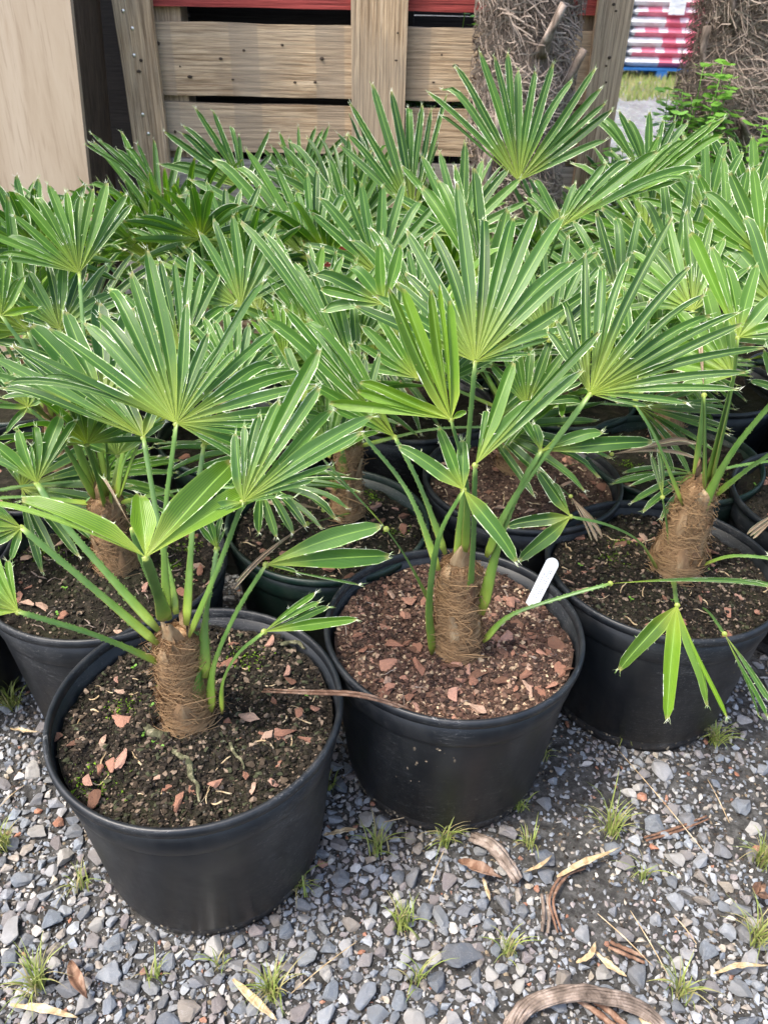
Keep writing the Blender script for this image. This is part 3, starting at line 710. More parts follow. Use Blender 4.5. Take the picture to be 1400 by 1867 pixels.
def trunk(root, P0, P1, r0, r1, nh, seed, top=True, mt=None, mh=None):
    """P0, P1 in the palm's own frame"""
    rnd = random.Random(seed); mb = MB(); n, rows = 28, 18; vs = []; fs = []
    cen = lambda u: P0.lerp(P1, u) + Vector((0, 0, 0))
    rad = lambda u: (r0 + (r1 - r0) * u) * (1 + .06 * math.exp(-((u - .05) / .15) ** 2)) * (1 + .05 * sin(u * 17 + seed)) * (1 if u < .93 else 1 - .5 * (u - .93) / .07)
    for i in range(rows + 1):
        u = i / rows
        for k in range(n):
            th = 2 * pi * k / n; r = rad(u) * (1 + .09 * nz((cos(th) * 2, sin(th) * 2, u * 6 + seed), 1.5) + .05 * sin(th * 3 + u * 9))
            vs.append(cen(u) + Vector((cos(th) * r, sin(th) * r, 0)))
        if i:
            for k in range(n): a, b_ = (i - 1) * n, i * n; fs.append((a + k, a + (k + 1) % n, b_ + (k + 1) % n, b_ + k))
    fs.append(tuple(rows * n + k for k in range(n)))
    mb.add(vs, fs); tk = mb.build('trunk', mt or M_TRUNK, root)
    if nh > 200:
        for j in range(9):         # old leaf bases clasping the trunk
            a0 = j * 2.4 + seed; u0 = -.02 + j * .095; hw = rnd.uniform(.38, .6); hu = rnd.uniform(.28, .42); vv = []; ff = []; lb = MB(); cc = []
            for i in range(9):
                s_ = i / 8; uu = min(1, u0 + hu * s_)
                for k in range(7):
                    q = (k - 3) / 3; a = a0 + hw * q * (1 - s_ ** 1.6 * .75); d = Vector((cos(a), sin(a), 0)); rr = rad(uu) * (1.1 - .08 * abs(q)) + .0015 + .004 * s_
                    vv.append(cen(uu) + d * rr); cc.append((.4, .08 + .5 * s_ * (1 - abs(q) * .5), rnd.random()))
                if i:
                    for k in range(6): p_ = (i - 1) * 7 + k; ff.append((p_, p_ + 1, p_ + 8, p_ + 7))
            lb.add(vv, ff, 0, cc); lb.build('leaf_base', M_PET if (j % 3 == 1 and u0 > .25) else M_SHEATH, tk)
    if nh:
        hb = MB(); hairs(hb, nh * 2, cen, rad, rnd, .00045, 1.5, wrap=(.15, .9), fuzz=.003); hairs(hb, nh // 7, cen, rad, rnd, .0005, 1.2, (.6, 1), (1.2, 3.0), .006)
        hairs(hb, nh // 8, lambda u: cen(u * .22), lambda u: rad(u * .22) * 1.04, rnd, .0005, 1.2, (.5, 1), (.8, 2.6), .003); tag(hb.build('fibre', mh or M_HAIR, tk), kind='stuff')
        flakes(tk, cen, rad, rnd, max(6, nh // 60))
    # papery sheaths round the growing point
    if top:
        up = (P1 - P0).normalized()
        for j in range(3):
            a = rnd.random() * 6.28 if j else -pi / 2; d = Vector((cos(a), sin(a), 0)); e = Vector((-d.y, d.x, 0)); hgt = rnd.uniform(.03, .05); sb = MB(); vv = []; ff = []
            for i in range(7):
                s_ = i / 6
                for k in range(5):
                    q = (k - 2) / 2; wv = r1 * .62 * (1 - s_ ** 2.2) + .0006
                    vv.append(P1 + d * (r1 * (.62 + .1 * s_) - abs(q) * r1 * .2) + e * (q * wv) + Vector((0, 0, -.008 + hgt * s_ * (1 - .12 * abs(q)))) + d * .002 * nz((q * 3, s_ * 4, seed + j)))
                if i:
                    for k in range(4): p_ = (i - 1) * 5 + k; ff.append((p_, p_ + 1, p_ + 6, p_ + 5))
            sb.add(vv, ff); sb.build('leaf_sheath', M_SHEATH, root)
    return tk, cen, rad

def flakes(tk, cen, rad, rnd, n):
    mb = MB()
    for _ in range(n):
        u = rnd.uniform(.05, 1); th = rnd.random() * 6.283; w_ = rnd.uniform(.15, .5); hgt = rnd.uniform(.004, .014); vs = []; fs = []; k = 6; fl = rnd.uniform(.001, .005)
        for i in range(k):
            a = th + w_ * (i / (k - 1) * 2 - 1); rr = rad(u) * 1.06 + .002; d = Vector((cos(a), sin(a), 0)); c = cen(u); e = hgt * rnd.uniform(.5, 1.1) * (1 - abs(i / (k - 1) * 2 - 1) ** 3)
            vs += [c + d * rr + Vector((0, 0, -.002 + .004 * sin(i))), c + d * (rr + fl) + Vector((0, 0, e + .004 * sin(i)))]
            if i: fs.append((2 * i - 2, 2 * i, 2 * i + 1, 2 * i - 1))
        mb.add(vs, fs)
    tag(mb.build('sheath_flakes', M_SHEATH, tk), kind='stuff')
PALM = {}
def palm(key, label, pos, kind='std', soil=M_SOIL_D, tb=None, tt=None, r0=.026, r1=.02, nh=500, nchip=24, ncr=1500, moss=2, sprout=5, cols=None):
    root = empty('potted_palm', (pos[0], pos[1], 0), label, 'potted palm', 'young potted fan palms set out in rows')
    pm, rm, Rt, h = get_pot(kind)
    po = link('pot', pm, root); link('rim', rm, po); rot = random.random() * 6.28; po.rotation_euler[2] = rot
    tb = (tb - root.location) if tb is not None else Vector((random.uniform(-.02, .02), random.uniform(-.02, .02), h - .03))
    tt = (tt - root.location) if tt is not None else tb + Vector((random.uniform(-.015, .015), random.uniform(-.01, .01), random.uniform(.1, .14)))
    cols = cols or [(.012, .01, .008), (.02, .016, .012), (.045, .034, .024), (.03, .024, .017), (.02, .018, .012), (.018, .014, .011), (.03, .025, .019), (.09, .068, .048), (.05, .055, .03), (.025, .02, .015), (.2, .15, .11)]
    add_soil(root, Rt - .0135, h - .028, soil, hash(key) % 97 if False else (sum(map(ord, key)) * 7) % 97, nchip, ncr, cols, moss, sprout, (tb.x, tb.y))
    tk, cen, rad = trunk(root, tb, tt, r0, r1, nh, sum(map(ord, key)) % 50)
    PALM[key] = dict(soil=[o_ for o_ in root.children if o_.name.startswith('soil')][0], root=root, tb=tb, tt=tt, cen=cen, rad=rad); return root
RCOLS = [(.09, .053, .037), (.14, .085, .06), (.06, .036, .027), (.22, .145, .105), (.05, .034, .026), (.4, .3, .2), (.04, .025, .02), (.17, .1, .07), (.07, .04, .03), (.1, .055, .04), (.06, .035, .028)]
zs = .255
TB = lambda px, py: atZ(px, py, zs)
def TT(px, py, base, dy=0): return atY(px, py, base.y + dy)
def mk(key, label, pos, bpx, tpx, **kw):
    b0 = TB(*bpx); palm(key, label, pos, tb=b0, tt=TT(*tpx, b0), **kw)
mk('A', 'fan palm in the nearest black pot at lower left, with dark soil', POTPOS['A'], (345, 1310), (320, 1155), r0=.0265, r1=.0215, nh=1700, nchip=34, ncr=15000, moss=3, sprout=7)
mk('B', 'fan palm in the middle front pot, white plant label in its reddish soil', POTPOS['B'], (832, 1185), (838, 1022), soil=M_SOIL_R, r0=.027, r1=.0225, nh=1700, nchip=110, ncr=17000, moss=0, sprout=0, cols=RCOLS)
mk('C', 'thick leaning fan palm in the right front pot, leaflets hanging over the rim', POTPOS['C'], (1228, 1035), (1280, 875), r0=.034, r1=.0195, nh=1700, nchip=44, ncr=12000, moss=2, sprout=4)
mk('D', 'fan palm in the black pot behind the nearest one at left edge', POTPOS['D'], (215, 1035), (190, 900), r0=.027, r1=.02, nh=900, nchip=26, ncr=4000, moss=3, sprout=3)
mk('E', 'fan palm in the mossy dark green pot behind and between the front pots', POTPOS['E'], (632, 935), (635, 800), kind='green', r0=.024, r1=.018, nh=800, nchip=24, ncr=4000, moss=5, sprout=7)
mk('F', 'fan palm in brown soil behind the middle labelled pot', POTPOS['F'], (938, 850), (935, 735), soil=M_SOIL_R, r0=.029, r1=.022, nh=700, nchip=36, ncr=4000, moss=1, sprout=1, cols=RCOLS)
mk('G', 'fan palm in a dark green pot behind the right front pot', POTPOS['G'], (1218, 790), (1222, 680), kind='green', r0=.026, r1=.02, nh=500, nchip=20, ncr=900, moss=2, sprout=2)
palm('H', 'fan palm cut off by the right edge, pot touching the right front pot', POTPOS['H'], nh=300, nchip=18, ncr=900)

def hand(key, hub, Y, tips, pet=None, tau=12, rho=0, w=.016, tint=.35, bow=.05, fold=.4, split=.33, dry=False, each=True, fan=None, pr=.0032, pr0=.0066, blunt=.42, fluff=True, edge=1.0):
    """one leaf; tips are sight lines cut by the leaf's own plane"""
    p = PALM[key]; H = atY(hub[0], hub[1], Y); n = leaf_frame(H, tau, rho)
    rnd = random.Random(int(hub[0] * 13 + hub[1]))
    if fan:
        ax, half, Lp, cnt = fan[:4]; asym = fan[4] if len(fan) > 4 else 0
        tips = []
        for i in range(cnt):
            q = (i / (cnt - 1) * 2 - 1) + rnd.uniform(-.25, .25) / cnt; a = R(ax + half * q); L = Lp * (1 - .22 * abs(q) ** 2 + asym * q) * rnd.uniform(.92, 1.06)
            tips.append((hub[0] + cos(a) * L, hub[1] - sin(a) * L))
    T = [atPlane(x, y, H, n) + n * rnd.uniform(-.008, .008) for x, y in tips]
    if w < .0245 and not dry and len(T) > 4 and not fan:      # fill wide gaps between the read-off leaflets
        rf_ = (T[len(T) // 2] - H).normalized(); sx_ = rf_.cross(n).normalized(); T.sort(key=lambda q: atan2((q - H).dot(sx_), (q - H).dot(rf_))); T2 = [T[0]]
        for q0, q1 in zip(T, T[1:]):
            a_ = (q0 - H).angle(q1 - H)
            if R(13) < a_ < R(30): T2.append(H + ((q0 - H).normalized() + (q1 - H).normalized()).normalized() * ((q0 - H).length + (q1 - H).length) * .5 * rnd.uniform(.86, 1.0))
            T2.append(q1)
        T = T2; w = w * .92
    root = p['root']; off = root.location
    if pet: 
        b0 = p['tb'] + off; yb = b0.y - .012
        pts = []; m_ = len(pet)
        for i, (x, y) in enumerate(pet):
            u = i / m_; pts.append(atY(x, y, yb + (Y - yb) * u))
        pts.append(H)
    else:
        c = p['tt'] + off; d = Vector((H.x - c.x, H.y - c.y, 0)); 
        s_ = c + (d.normalized() if d.length > .001 else Vector((0, 1, 0))) * p['rad'](.9) * .7 - Vector((0, 0, .015))
        mid = s_.lerp(H, .5) + Vector((0, 0, .12 * (H - s_).length)) - d * .12
        pts = [s_, mid, H]
    return make_leaf(root, H, T, n, pts, w, tint, bow, fold, split, each, rnd, dry, pr, pr0, blunt=blunt, fluff=fluff, edge=edge)

# --- front left palm
hand('A', (322, 772), .70, [(0, 652), (30, 640), (60, 655), (150, 560), (190, 475), (272, 455), (378, 610), (405, 625), (432, 640), (478, 500), (500, 585), (556, 655), (600, 728), (487, 795), (515, 837), (436, 828)], [(305, 1120), (300, 960)], tau=16, w=.018, tint=.33)
hand('A', (262, 797), .78, [(-10, 655), (0, 690), (25, 632), (80, 640), (150, 690), (215, 690), (300, 700)], [(322, 1120), (290, 960)], tau=22, w=.02, tint=.3)
hand('A', (266, 1016), .585, [(-30, 900), (37, 912), (257, 905), (425, 840), (470, 880)], [(302, 1130), (286, 1075)], tau=22, w=.042, tint=1.0, edge=.5, bow=.14, fold=.28, pr=.0055, pr0=.011, blunt=.5)
hand('A', (443, 915), .655, [(356, 935), (392, 948), (428, 790), (470, 745), (580, 640), (607, 725), (676, 742), (656, 790), (572, 874), (503, 908)], [(345, 1160), (398, 1035)], tau=10, w=.022, tint=.42, bow=.07, pr=.0045)
hand('A', (34, 1115), .60, [(-60, 1000), (-30, 970), (10, 1010), (-90, 1060), (-100, 1110)], [(295, 1210), (180, 1160)], tau=10, w=.026, tint=.75, pr=.004)
hand('A', (40, 962), .68, [(-120, 880), (-90, 920), (-110, 990), (-60, 1010), (-40, 890), (20, 1020)], [(290, 1175), (150, 1055)], tau=5, w=.02, tint=.4, pr=.0042)
hand('A', (68, 881), .74, [(-60, 800), (-30, 790), (30, 775), (62, 760), (57, 808), (110, 752), (140, 768), (124, 805)], [(290, 1150), (200, 1050), (118, 955)], tau=8, w=.026, tint=.45, bow=.1, pr=.0042)
hand('A', (485, 1030), .66, [(692, 948), (712, 1010), (655, 1065), (540, 1040)], [(384, 1296), (390, 1215), (432, 1115)], pr0=.0088, tau=0, w=.033, tint=.45, bow=.06, fold=.3, pr=.0038)
hand('A', (482, 1152), .62, [(575, 1078), (582, 1094), (600, 1102), (650, 1126)], [(404, 1298), (408, 1240), (436, 1190)], pr0=.0085, tau=0, w=.016, tint=.6, pr=.0035)
hand('A', (396, 1000), .72, [(364, 958), (380, 942), (402, 940), (408, 965)], [(370, 1235), (374, 1140), (388, 1050)], tau=0, w=.018, tint=.2, pr=.003, pr0=.0135)
hand('A', (243, 965), .66, [(183, 856), (190, 866)], [(310, 1130), (270, 1040)], w=.014, tint=.5, dry=True, fold=.9, pr=.005)
hand('A', (372, 812), .75, [(330, 700), (380, 690), (430, 720), (470, 770)], [(340, 1140), (352, 960)], tau=20, w=.018, tint=.3)
# --- front middle palm
hand('B', (866, 660), .85, [(650, 560), (725, 507), (742, 420), (795, 380), (835, 330), (890, 342), (945, 338), (982, 360), (1030, 375), (1087, 450), (1112, 505), (1072, 580), (1000, 612), (940, 655)], [(832, 1025), (848, 860)], tau=14, w=.0185, tint=.3)
hand('B', (1075, 718), .80, [(1000, 600), (1022, 510), (1065, 445), (1150, 420), (1222, 388), (1262, 462), (1295, 495), (1356, 538), (1396, 612), (1346, 702), (1180, 738)], [(886, 1015), (935, 912)], tau=12, rho=-8, w=.0135, tint=.2, pr=.0045, fold=.55)
hand('B', (822, 765), .77, [(600, 733), (655, 690), (705, 528), (733, 524), (785, 508), (803, 520), (818, 548), (850, 745)], [(848, 1010), (850, 880)], tau=-4, w=.0225, tint=.95, fold=.7, pr=.004, edge=.15, fluff=False)
hand('B', (866, 848), .755, [(937, 655), (975, 715), (1092, 600), (1060, 672), (890, 730)], [(852, 1130), (862, 1000)], tau=5, w=.026, tint=.5, bow=.08, fold=.5, pr=.004)
hand('B', (845, 893), .75, [(728, 803), (800, 780), (842, 800), (942, 1005)], [(790, 1192), (782, 1105), (800, 980)], tau=0, w=.024, tint=.45, bow=.1, pr=.0042, pr0=.011)
hand('B', (720, 797), .84, [(482, 560), (516, 548), (545, 545), (565, 578), (640, 640), (650, 700), (610, 745)], [(812, 1010), (765, 885)], tau=4, rho=14, w=.021, tint=.55, fold=.5)
hand('B', (704, 964), .745, [(588, 838), (596, 850)], [(790, 1110), (742, 1020)], w=.017, tint=.08, fold=.6, pr=.003)
hand('B', (986, 822), .80, [(948, 752), (975, 765), (1192, 797), (1100, 772)], [(876, 1120), (908, 995), (950, 885)], tau=0, w=.022, tint=.35, bow=.1, pr=.0036, pr0=.011)
hand('B', (1112, 1064), .80, [(1420, 1044), (1410, 1056)], [(880, 1170), (930, 1122), (1030, 1087)], tau=0, w=.019, tint=.3, bow=.04, pr=.003)
hand('B', (660, 790), .90, [(520, 600), (560, 560), (600, 590), (640, 610), (690, 640)], [(800, 1040), (745, 900)], tau=5, w=.016, tint=.25)
# --- right palm
hand('C', (1345, 615), .94, [(1258, 422), (1300, 440), (1328, 470), (1378, 482), (1420, 520), (1450, 580), (1430, 610)], [(1296, 880), (1330, 730)], tau=8, w=.026, tint=.6, pr=.006)
hand('C', (1336, 686), .97, [(1195, 612), (1190, 655), (1235, 560), (1285, 530), (1330, 560), (1240, 700)], [(1288, 880), (1315, 770)], tau=18, w=.03, tint=.7, pr=.005)
hand('C', (1040, 942), .88, [(924, 955), (982, 858), (948, 1018), (1010, 870)], [(1198, 1038), (1165, 988), (1110, 958)], tau=0, w=.027, tint=.25, bow=.1, pr=.0036, pr0=.01)
hand('C', (1234, 1104), .78, [(1130, 1212), (1215, 1308), (1322, 1302), (1296, 1268)], [(1226, 1055)], tau=-8, w=.026, tint=.85, bow=.07, pr=.0035, edge=.2)
hand('C', (1320, 1156), .79, [(1398, 1302), (1388, 1290), (1405, 1280)], [(1250, 1085), (1290, 1115)], tau=-8, w=.018, tint=.2, bow=.06, pr=.003)
hand('C', (1158, 738), 1.02, [(1090, 600), (1110, 560), (1140, 520), (1185, 540), (1230, 600)], [(1244, 920), (1195, 800)], tau=10, w=.017, tint=.3)
hand('C', (1425, 712), .95, [(1390, 560), (1430, 540), (1470, 580), (1370, 690), (1392, 640)], [(1262, 960), (1330, 830)], tau=0, w=.022, tint=.45, pr=.005, pr0=.012)
hand('C', (1450, 800), .97, [(1420, 700), (1500, 720), (1540, 780)], [(1300, 905), (1370, 850)], w=.02, pr=.004)
hand('C', (1450, 1035), .90, [(1400, 1010), (1520, 1000), (1560, 1040)], [(1275, 1032), (1330, 1014), (1400, 1018)], w=.02, pr=.0036)
hand('C', (1283, 720), .96, [(1272, 608), (1279, 612)], [(1284, 890), (1284, 800)], w=.014, dry=True, fold=.9, pr=.0085, pr0=.012)
hand('C', (1207, 906), 1.0, [(1188, 825), (1203, 815)], [(1220, 1000), (1214, 950)], w=.014, tint=.15, pr=.0022, pr0=.004)
hand('C', (1262, 567), 1.12, None, tau=20, w=.02, tint=.6, fan=(105, 65, 175, 11))
# --- second row
hand('D', (190, 735), .90, [(20, 655), (58, 588), (118, 562), (182, 540), (240, 555), (285, 600)], [(200, 900)], tau=18, w=.034, tint=.45)
hand('D', (127, 733), .88, [(-20, 680), (0, 705), (88, 650), (112, 652), (40, 640)], [(195, 905), (150, 790)], tau=16, w=.022, tint=.35, pr=.004)
hand('D', (52, 742), .95, [(-30, 660), (0, 640), (30, 650), (75, 690), (85, 725), (-20, 740), (10, 780)], [(175, 910), (110, 800)], tau=12, w=.016, tint=.35)
hand('D', (3, 575), 1.0, [(20, 470), (-15, 450), (45, 500), (-60, 500), (70, 560)], None, tau=5, w=.02, tint=.9)
hand('D', (145, 498), 1.08, [(-20, 425), (0, 410), (30, 345), (88, 320), (142, 328), (196, 332), (231, 350), (240, 372), (-10, 465)], None, tau=10, w=.021, tint=.55)
hand('D', (290, 780), .98, [(180, 620), (230, 590), (290, 560), (340, 580), (380, 640)], None, tau=18, w=.022, tint=.3)
hand('D', (330, 640), 1.05, [(240, 500), (290, 470), (350, 450), (400, 490), (430, 550), (200, 560)], None, tau=15, w=.018, tint=.4)
hand('D', (110, 600), 1.05, None, fan=(85, 75, 150, 11), tau=16, w=.018, tint=.35)
hand('E', (520, 655), 1.08, [(420, 640), (450, 600), (470, 560), (500, 545), (530, 550), (560, 580)], None, tau=6, w=.015, tint=.7)
hand('E', (660, 715), 1.03, [(440, 385), (480, 400), (520, 430), (560, 455), (600, 480), (640, 500)], None, tau=8, w=.017, tint=.3)
hand('E', (700, 555), 1.06, [(575, 488), (585, 520), (590, 555), (640, 470), (690, 445), (730, 450)], None, tau=6, w=.027, tint=.5)
hand('E', (560, 740), 1.0, [(430, 620), (470, 580), (520, 620), (600, 610), (640, 660)], None, tau=10, w=.02, tint=.35)
hand('E', (440, 560), 1.12, None, fan=(100, 70, 170, 12), tau=14, w=.017, tint=.3)
hand('F', (885, 545), 1.12, [(770, 312), (800, 285), (828, 300), (862, 305), (852, 350), (925, 380)], None, tau=8, w=.03, tint=.55)
hand('F', (760, 560), 1.15, [(640, 420), (700, 400), (720, 450), (770, 430), (800, 440)], None, tau=8, w=.02, tint=.35)
hand('F', (1000, 620), 1.1, None, fan=(80, 75, 190, 13), tau=14, w=.016, tint=.3)
hand('F', (1020, 415), 1.22, [(960, 355), (975, 320), (1050, 330), (1100, 300), (1200, 265), (1285, 262), (1270, 290), (1180, 330)], None, tau=10, w=.024, tint=.4)
hand('F', (650, 640), 1.12, None, fan=(110, 60, 170, 10), tau=10, w=.018, tint=.4)
hand('G', (1140, 360), 1.30, [(1200, 250), (1250, 240), (1300, 205), (1320, 212), (1320, 230), (1230, 330)], None, tau=0, w=.022, tint=.6)
hand('G', (1230, 520), 1.25, None, fan=(95, 75, 200, 13), tau=10, w=.018, tint=.4)
hand('G', (1130, 560), 1.22, None, fan=(110, 70, 190, 12), tau=12, w=.017, tint=.3)
hand('G', (1330, 480), 1.3, None, fan=(80, 70, 190, 11), tau=8, w=.021, tint=.6)
hand('G', (1080, 640), 1.2, None, fan=(100, 80, 150, 11), tau=20, w=.018, tint=.3)
hand('H', (1390, 470), 1.15, None, fan=(95, 60, 180, 9), tau=8, w=.022, tint=.6)
hand('H', (1420, 560), 1.1, None, fan=(110, 60, 180, 9), tau=8, w=.022, tint=.4)
hand('H', (1500, 640), 1.1, None, fan=(100, 70, 200, 9), tau=8, w=.02, tint=.4)

hand('D', (430, 700), .98, [(330, 600), (370, 570), (410, 560), (455, 590), (500, 620), (530, 660)], None, tau=14, w=.02, tint=.45)
hand('E', (600, 830), 1.0, [(480, 760), (500, 700), (550, 680), (600, 690), (650, 720), (690, 770)], None, tau=14, w=.021, tint=.5)
hand('E', (760, 690), 1.02, None, fan=(105, 60, 150, 9), tau=8, w=.02, tint=.6)
hand('E', (560, 600), 1.12, None, fan=(80, 60, 150, 9), tau=8, w=.022, tint=.6)
hand('D', (215, 830), .93, [(120, 790), (150, 740), (200, 720), (250, 735), (300, 770)], None, tau=14, w=.022, tint=.35)
hand('F', (800, 700), 1.08, None, fan=(95, 70, 150, 10), tau=10, w=.018, tint=.3)
hand('F', (960, 740), 1.06, None, fan=(70, 60, 130, 9), tau=8, w=.02, tint=.5)
hand('G', (1200, 640), 1.15, None, fan=(90, 75, 140, 11), tau=14, w=.02, tint=.65)
# --- rows behind: crowns grown from the palm's own geometry
def crown(key, n, seed, hmax=.5, joined=True, hubs=()):
    p = PALM[key]; rnd = random.Random(seed); off = p['root'].location; c = p['tt'] + off
    for i in range(n):
        az = i * 2.39996 + rnd.uniform(-.4, .4); el = R(rnd.uniform(38, 84) if i % 4 else rnd.uniform(5, 30)); L = rnd.uniform(.16, .34) * hmax / .5
        d = Vector((cos(az) * cos(el), sin(az) * cos(el), sin(el)))
        s_ = c + Vector((cos(az), sin(az), 0)) * p['rad'](.9) * .7 - Vector((0, 0, .015))
        H = s_ + d * L + Vector((0, 0, -.02 * cos(el)))
        ax = (d + Vector((cos(az), sin(az), 0)) * rnd.uniform(.0, .35)).normalized()
        side = ax.cross(Vector((0, 0, 1))); side = side.normalized() if side.length > .05 else Vector((1, 0, 0))
        nn = side.cross(ax).normalized()
        tc = Matrix.Rotation(rnd.uniform(-.5, .5), 3, ax); side = tc @ side; nn = tc @ nn
        if nn.z < 0: nn = -nn
        N_ = rnd.randint(11, 17); half = R(rnd.uniform(58, 95)); Lb = rnd.uniform(.13, .225); T = []
        if rnd.random() < .3: half = R(rnd.uniform(14, 38)); N_ = rnd.randint(6, 9)
        for k in range(N_):
            q = k / (N_ - 1) * 2 - 1; a = half * q + rnd.uniform(-.03, .03); LL = Lb * (1 - .25 * q * q) * rnd.uniform(.9, 1.06)
            T.append(H + (ax * cos(a) + side * sin(a)) * LL - Vector((0, 0, .012 + .02 * abs(q))) + nn * rnd.uniform(-.012, .012))
        mid = s_.lerp(H, .55) + Vector((0, 0, .05 * L))
        make_leaf(p['root'], H, T, nn, [s_, mid, H], rnd.uniform(.015, .021), rnd.choice((.0, .2, .3, .4, .55, .85)), rnd.uniform(.0, .14), .45, .35, not joined, rnd, detail=8)
BACK = dict(I=(-.62, 1.27), J=(-.285, 1.42), K=(.05, 1.55), L=(.385, 1.64), M=(.72, 1.7), N=(-.80, 1.6), O=(-.47, 1.72), P=(-.14, 1.85), Q=(1.02, 1.72), R=(.93, 2.02), S=(1.08, 1.38), T=(.15, 1.86), U=(-.76, .98), V=(.64, 1.98), W=(1.28, 2.0))
BLAB = dict(I='fan palm in the second pot row back at the left edge, bright low fans', J='fan palm in the third row, left of centre below the pallet boards', K='fan palm with the wide pale fan below the middle upright of the crate',
            L='fan palm with the tallest fan, standing in front of the shaggy trunk before the crate', M='fan palm in the third row below the right upright of the pallet crate', N='fan palm in the back row at the foot of the plywood box',
            O='back row fan palm before the gap between plywood box and crate', P='back row fan palm under the left boards of the pallet crate', Q='fan palm beside the path at the right edge, third row',
            R='fan palm between the path and the shaggy trunk at right', S='fan palm cut off by the right edge, behind the partly visible black pot', T='back row fan palm just left of the shaggy trunk before the crate', U='fan palm cut off by the left edge, its fans reaching in low',
            V='fan palm in the back row at the right corner of the pallet crate', W='fan palm in front of the big shaggy trunk at the right edge')
for i, (k, (x, y)) in enumerate(BACK.items()):
    palm(k, BLAB[k], (x, y), kind=('green' if i % 2 else 'std'), nh=60, nchip=8 if y < 1.6 else 0, ncr=120, moss=1 if y < 1.5 else 0, sprout=0)
J = dict(each=False)
hand('K', (572, 483), 1.40, [(322, 330), (345, 300), (385, 270), (425, 262), (450, 270), (505, 300), (560, 310), (578, 292), (598, 310), (662, 345), (685, 385), (352, 360)], None, tau=12, w=.023, tint=.4, **J)
hand('L', (945, 330), 1.42, [(800, 190), (782, 157), (808, 120), (830, 105), (877, 92), (905, 90), (923, 86), (946, 86), (980, 90), (1046, 104), (1086, 126), (1097, 156), (1115, 203), (1106, 240)], None, tau=4, w=.0165, tint=.3, **J)
hand('L', (752, 392), 1.45, [(620, 260), (640, 190), (678, 155), (715, 162), (745, 155), (768, 185), (815, 178), (800, 250)], None, tau=4, w=.016, tint=.25, **J)
hand('O', (300, 366), 1.62, [(157, 242), (165, 240), (182, 244), (158, 254), (230, 250), (250, 262)], None, tau=0, w=.014, tint=.3, **J)
hand('P', (445, 345), 1.72, [(300, 240), (330, 200), (358, 196), (388, 200), (420, 208), (435, 242), (490, 240), (290, 290), (500, 300)], None, tau=0, w=.017, tint=.2, **J)
hand('T', (545, 350), 1.75, [(510, 240), (545, 232), (575, 210), (600, 232), (630, 235), (640, 260), (480, 270)], None, tau=0, w=.015, tint=.35, **J)
hand('M', (1180, 330), 1.60, [(1075, 190), (1095, 190), (1130, 200), (1150, 195), (1210, 215), (1255, 210), (1290, 250)], None, tau=6, w=.02, tint=.2, **J)
hand('J', (420, 470), 1.35, None, fan=(95, 80, 150, 13), tau=12, w=.018, tint=.35, **J)
hand('J', (330, 470), 1.32, [(235, 400), (260, 380), (300, 372), (345, 350), (390, 380), (400, 420)], None, tau=10, w=.019, tint=.35, **J)
hand('K', (690, 500), 1.30, None, fan=(100, 75, 180, 13), tau=8, w=.019, tint=.35, **J)
hand('K', (640, 420), 1.5, None, fan=(85, 75, 170, 12), tau=6, w=.018, tint=.35, **J)
hand('L', (840, 430), 1.38, None, fan=(95, 80, 170, 12), tau=10, w=.019, tint=.45, **J)
hand('M', (1290, 400), 1.5, None, fan=(85, 75, 165, 12), tau=6, w=.02, tint=.4, **J)
hand('Q', (1370, 400), 1.5, None, fan=(95, 75, 165, 12), tau=6, w=.02, tint=.5, **J)
hand('I', (60, 480), 1.25, None, fan=(85, 70, 170, 11), tau=8, w=.022, tint=.45, **J)
for i, k in enumerate(BACK): crown(k, 11 if k not in 'RVW' else 9, 40 + i, .42 if BACK[k][1] > 1.7 else .5)
for i, (k, n) in enumerate((('D', 5), ('E', 6), ('F', 6), ('G', 6), ('H', 7))): crown(k, n, 80 + i, .42, joined=False)

# dried mud flecks and splashes on the nearest pots
for key, cnt in (('A', 420), ('B', 700), ('C', 350)):
    root = PALM[key]['root']; po = [o_ for o_ in root.children if o_.name.startswith('pot')][0]; fm = MB(); rnd = random.Random(cnt)
    for k in range(cnt):
        th = -pi / 2 + rnd.uniform(-1.5, 1.5); z = .012 + .2 * rnd.random() ** (1.9 if k % 3 else 1); 
        if nz((th * 2, z * 14, cnt), 1) < -.05 and k % 4: continue
        rr = BASE_R + (.18 - .0135 - BASE_R) * max(0, (z - .02) / .195) + .0014; th -= po.rotation_euler[2]
        d = Vector((cos(th), sin(th), 0)); e = Vector((-d.y, d.x, 0)); c = d * rr + Vector((0, 0, z)); q = rnd.choice((.0007, .001, .0014, .0022)); el = rnd.uniform(.8, 2.2)
        fm.add([c + (e * cos(a_) * q + Vector((0, 0, sin(a_) * q * el))) * rnd.uniform(.7, 1.2) for a_ in (0, 1.05, 2.1, 3.14, 4.2, 5.2)] + [c + d * q * .5], [(0, 1, 6), (1, 2, 6), (2, 3, 6), (3, 4, 6), (4, 5, 6), (5, 0, 6)], 0, [(.2, .16, .115), (.3, .25, .18), (.12, .1, .075)][k % 3])
    tag(fm.build('mud_flecks', M_CRUMB, po), kind='stuff')
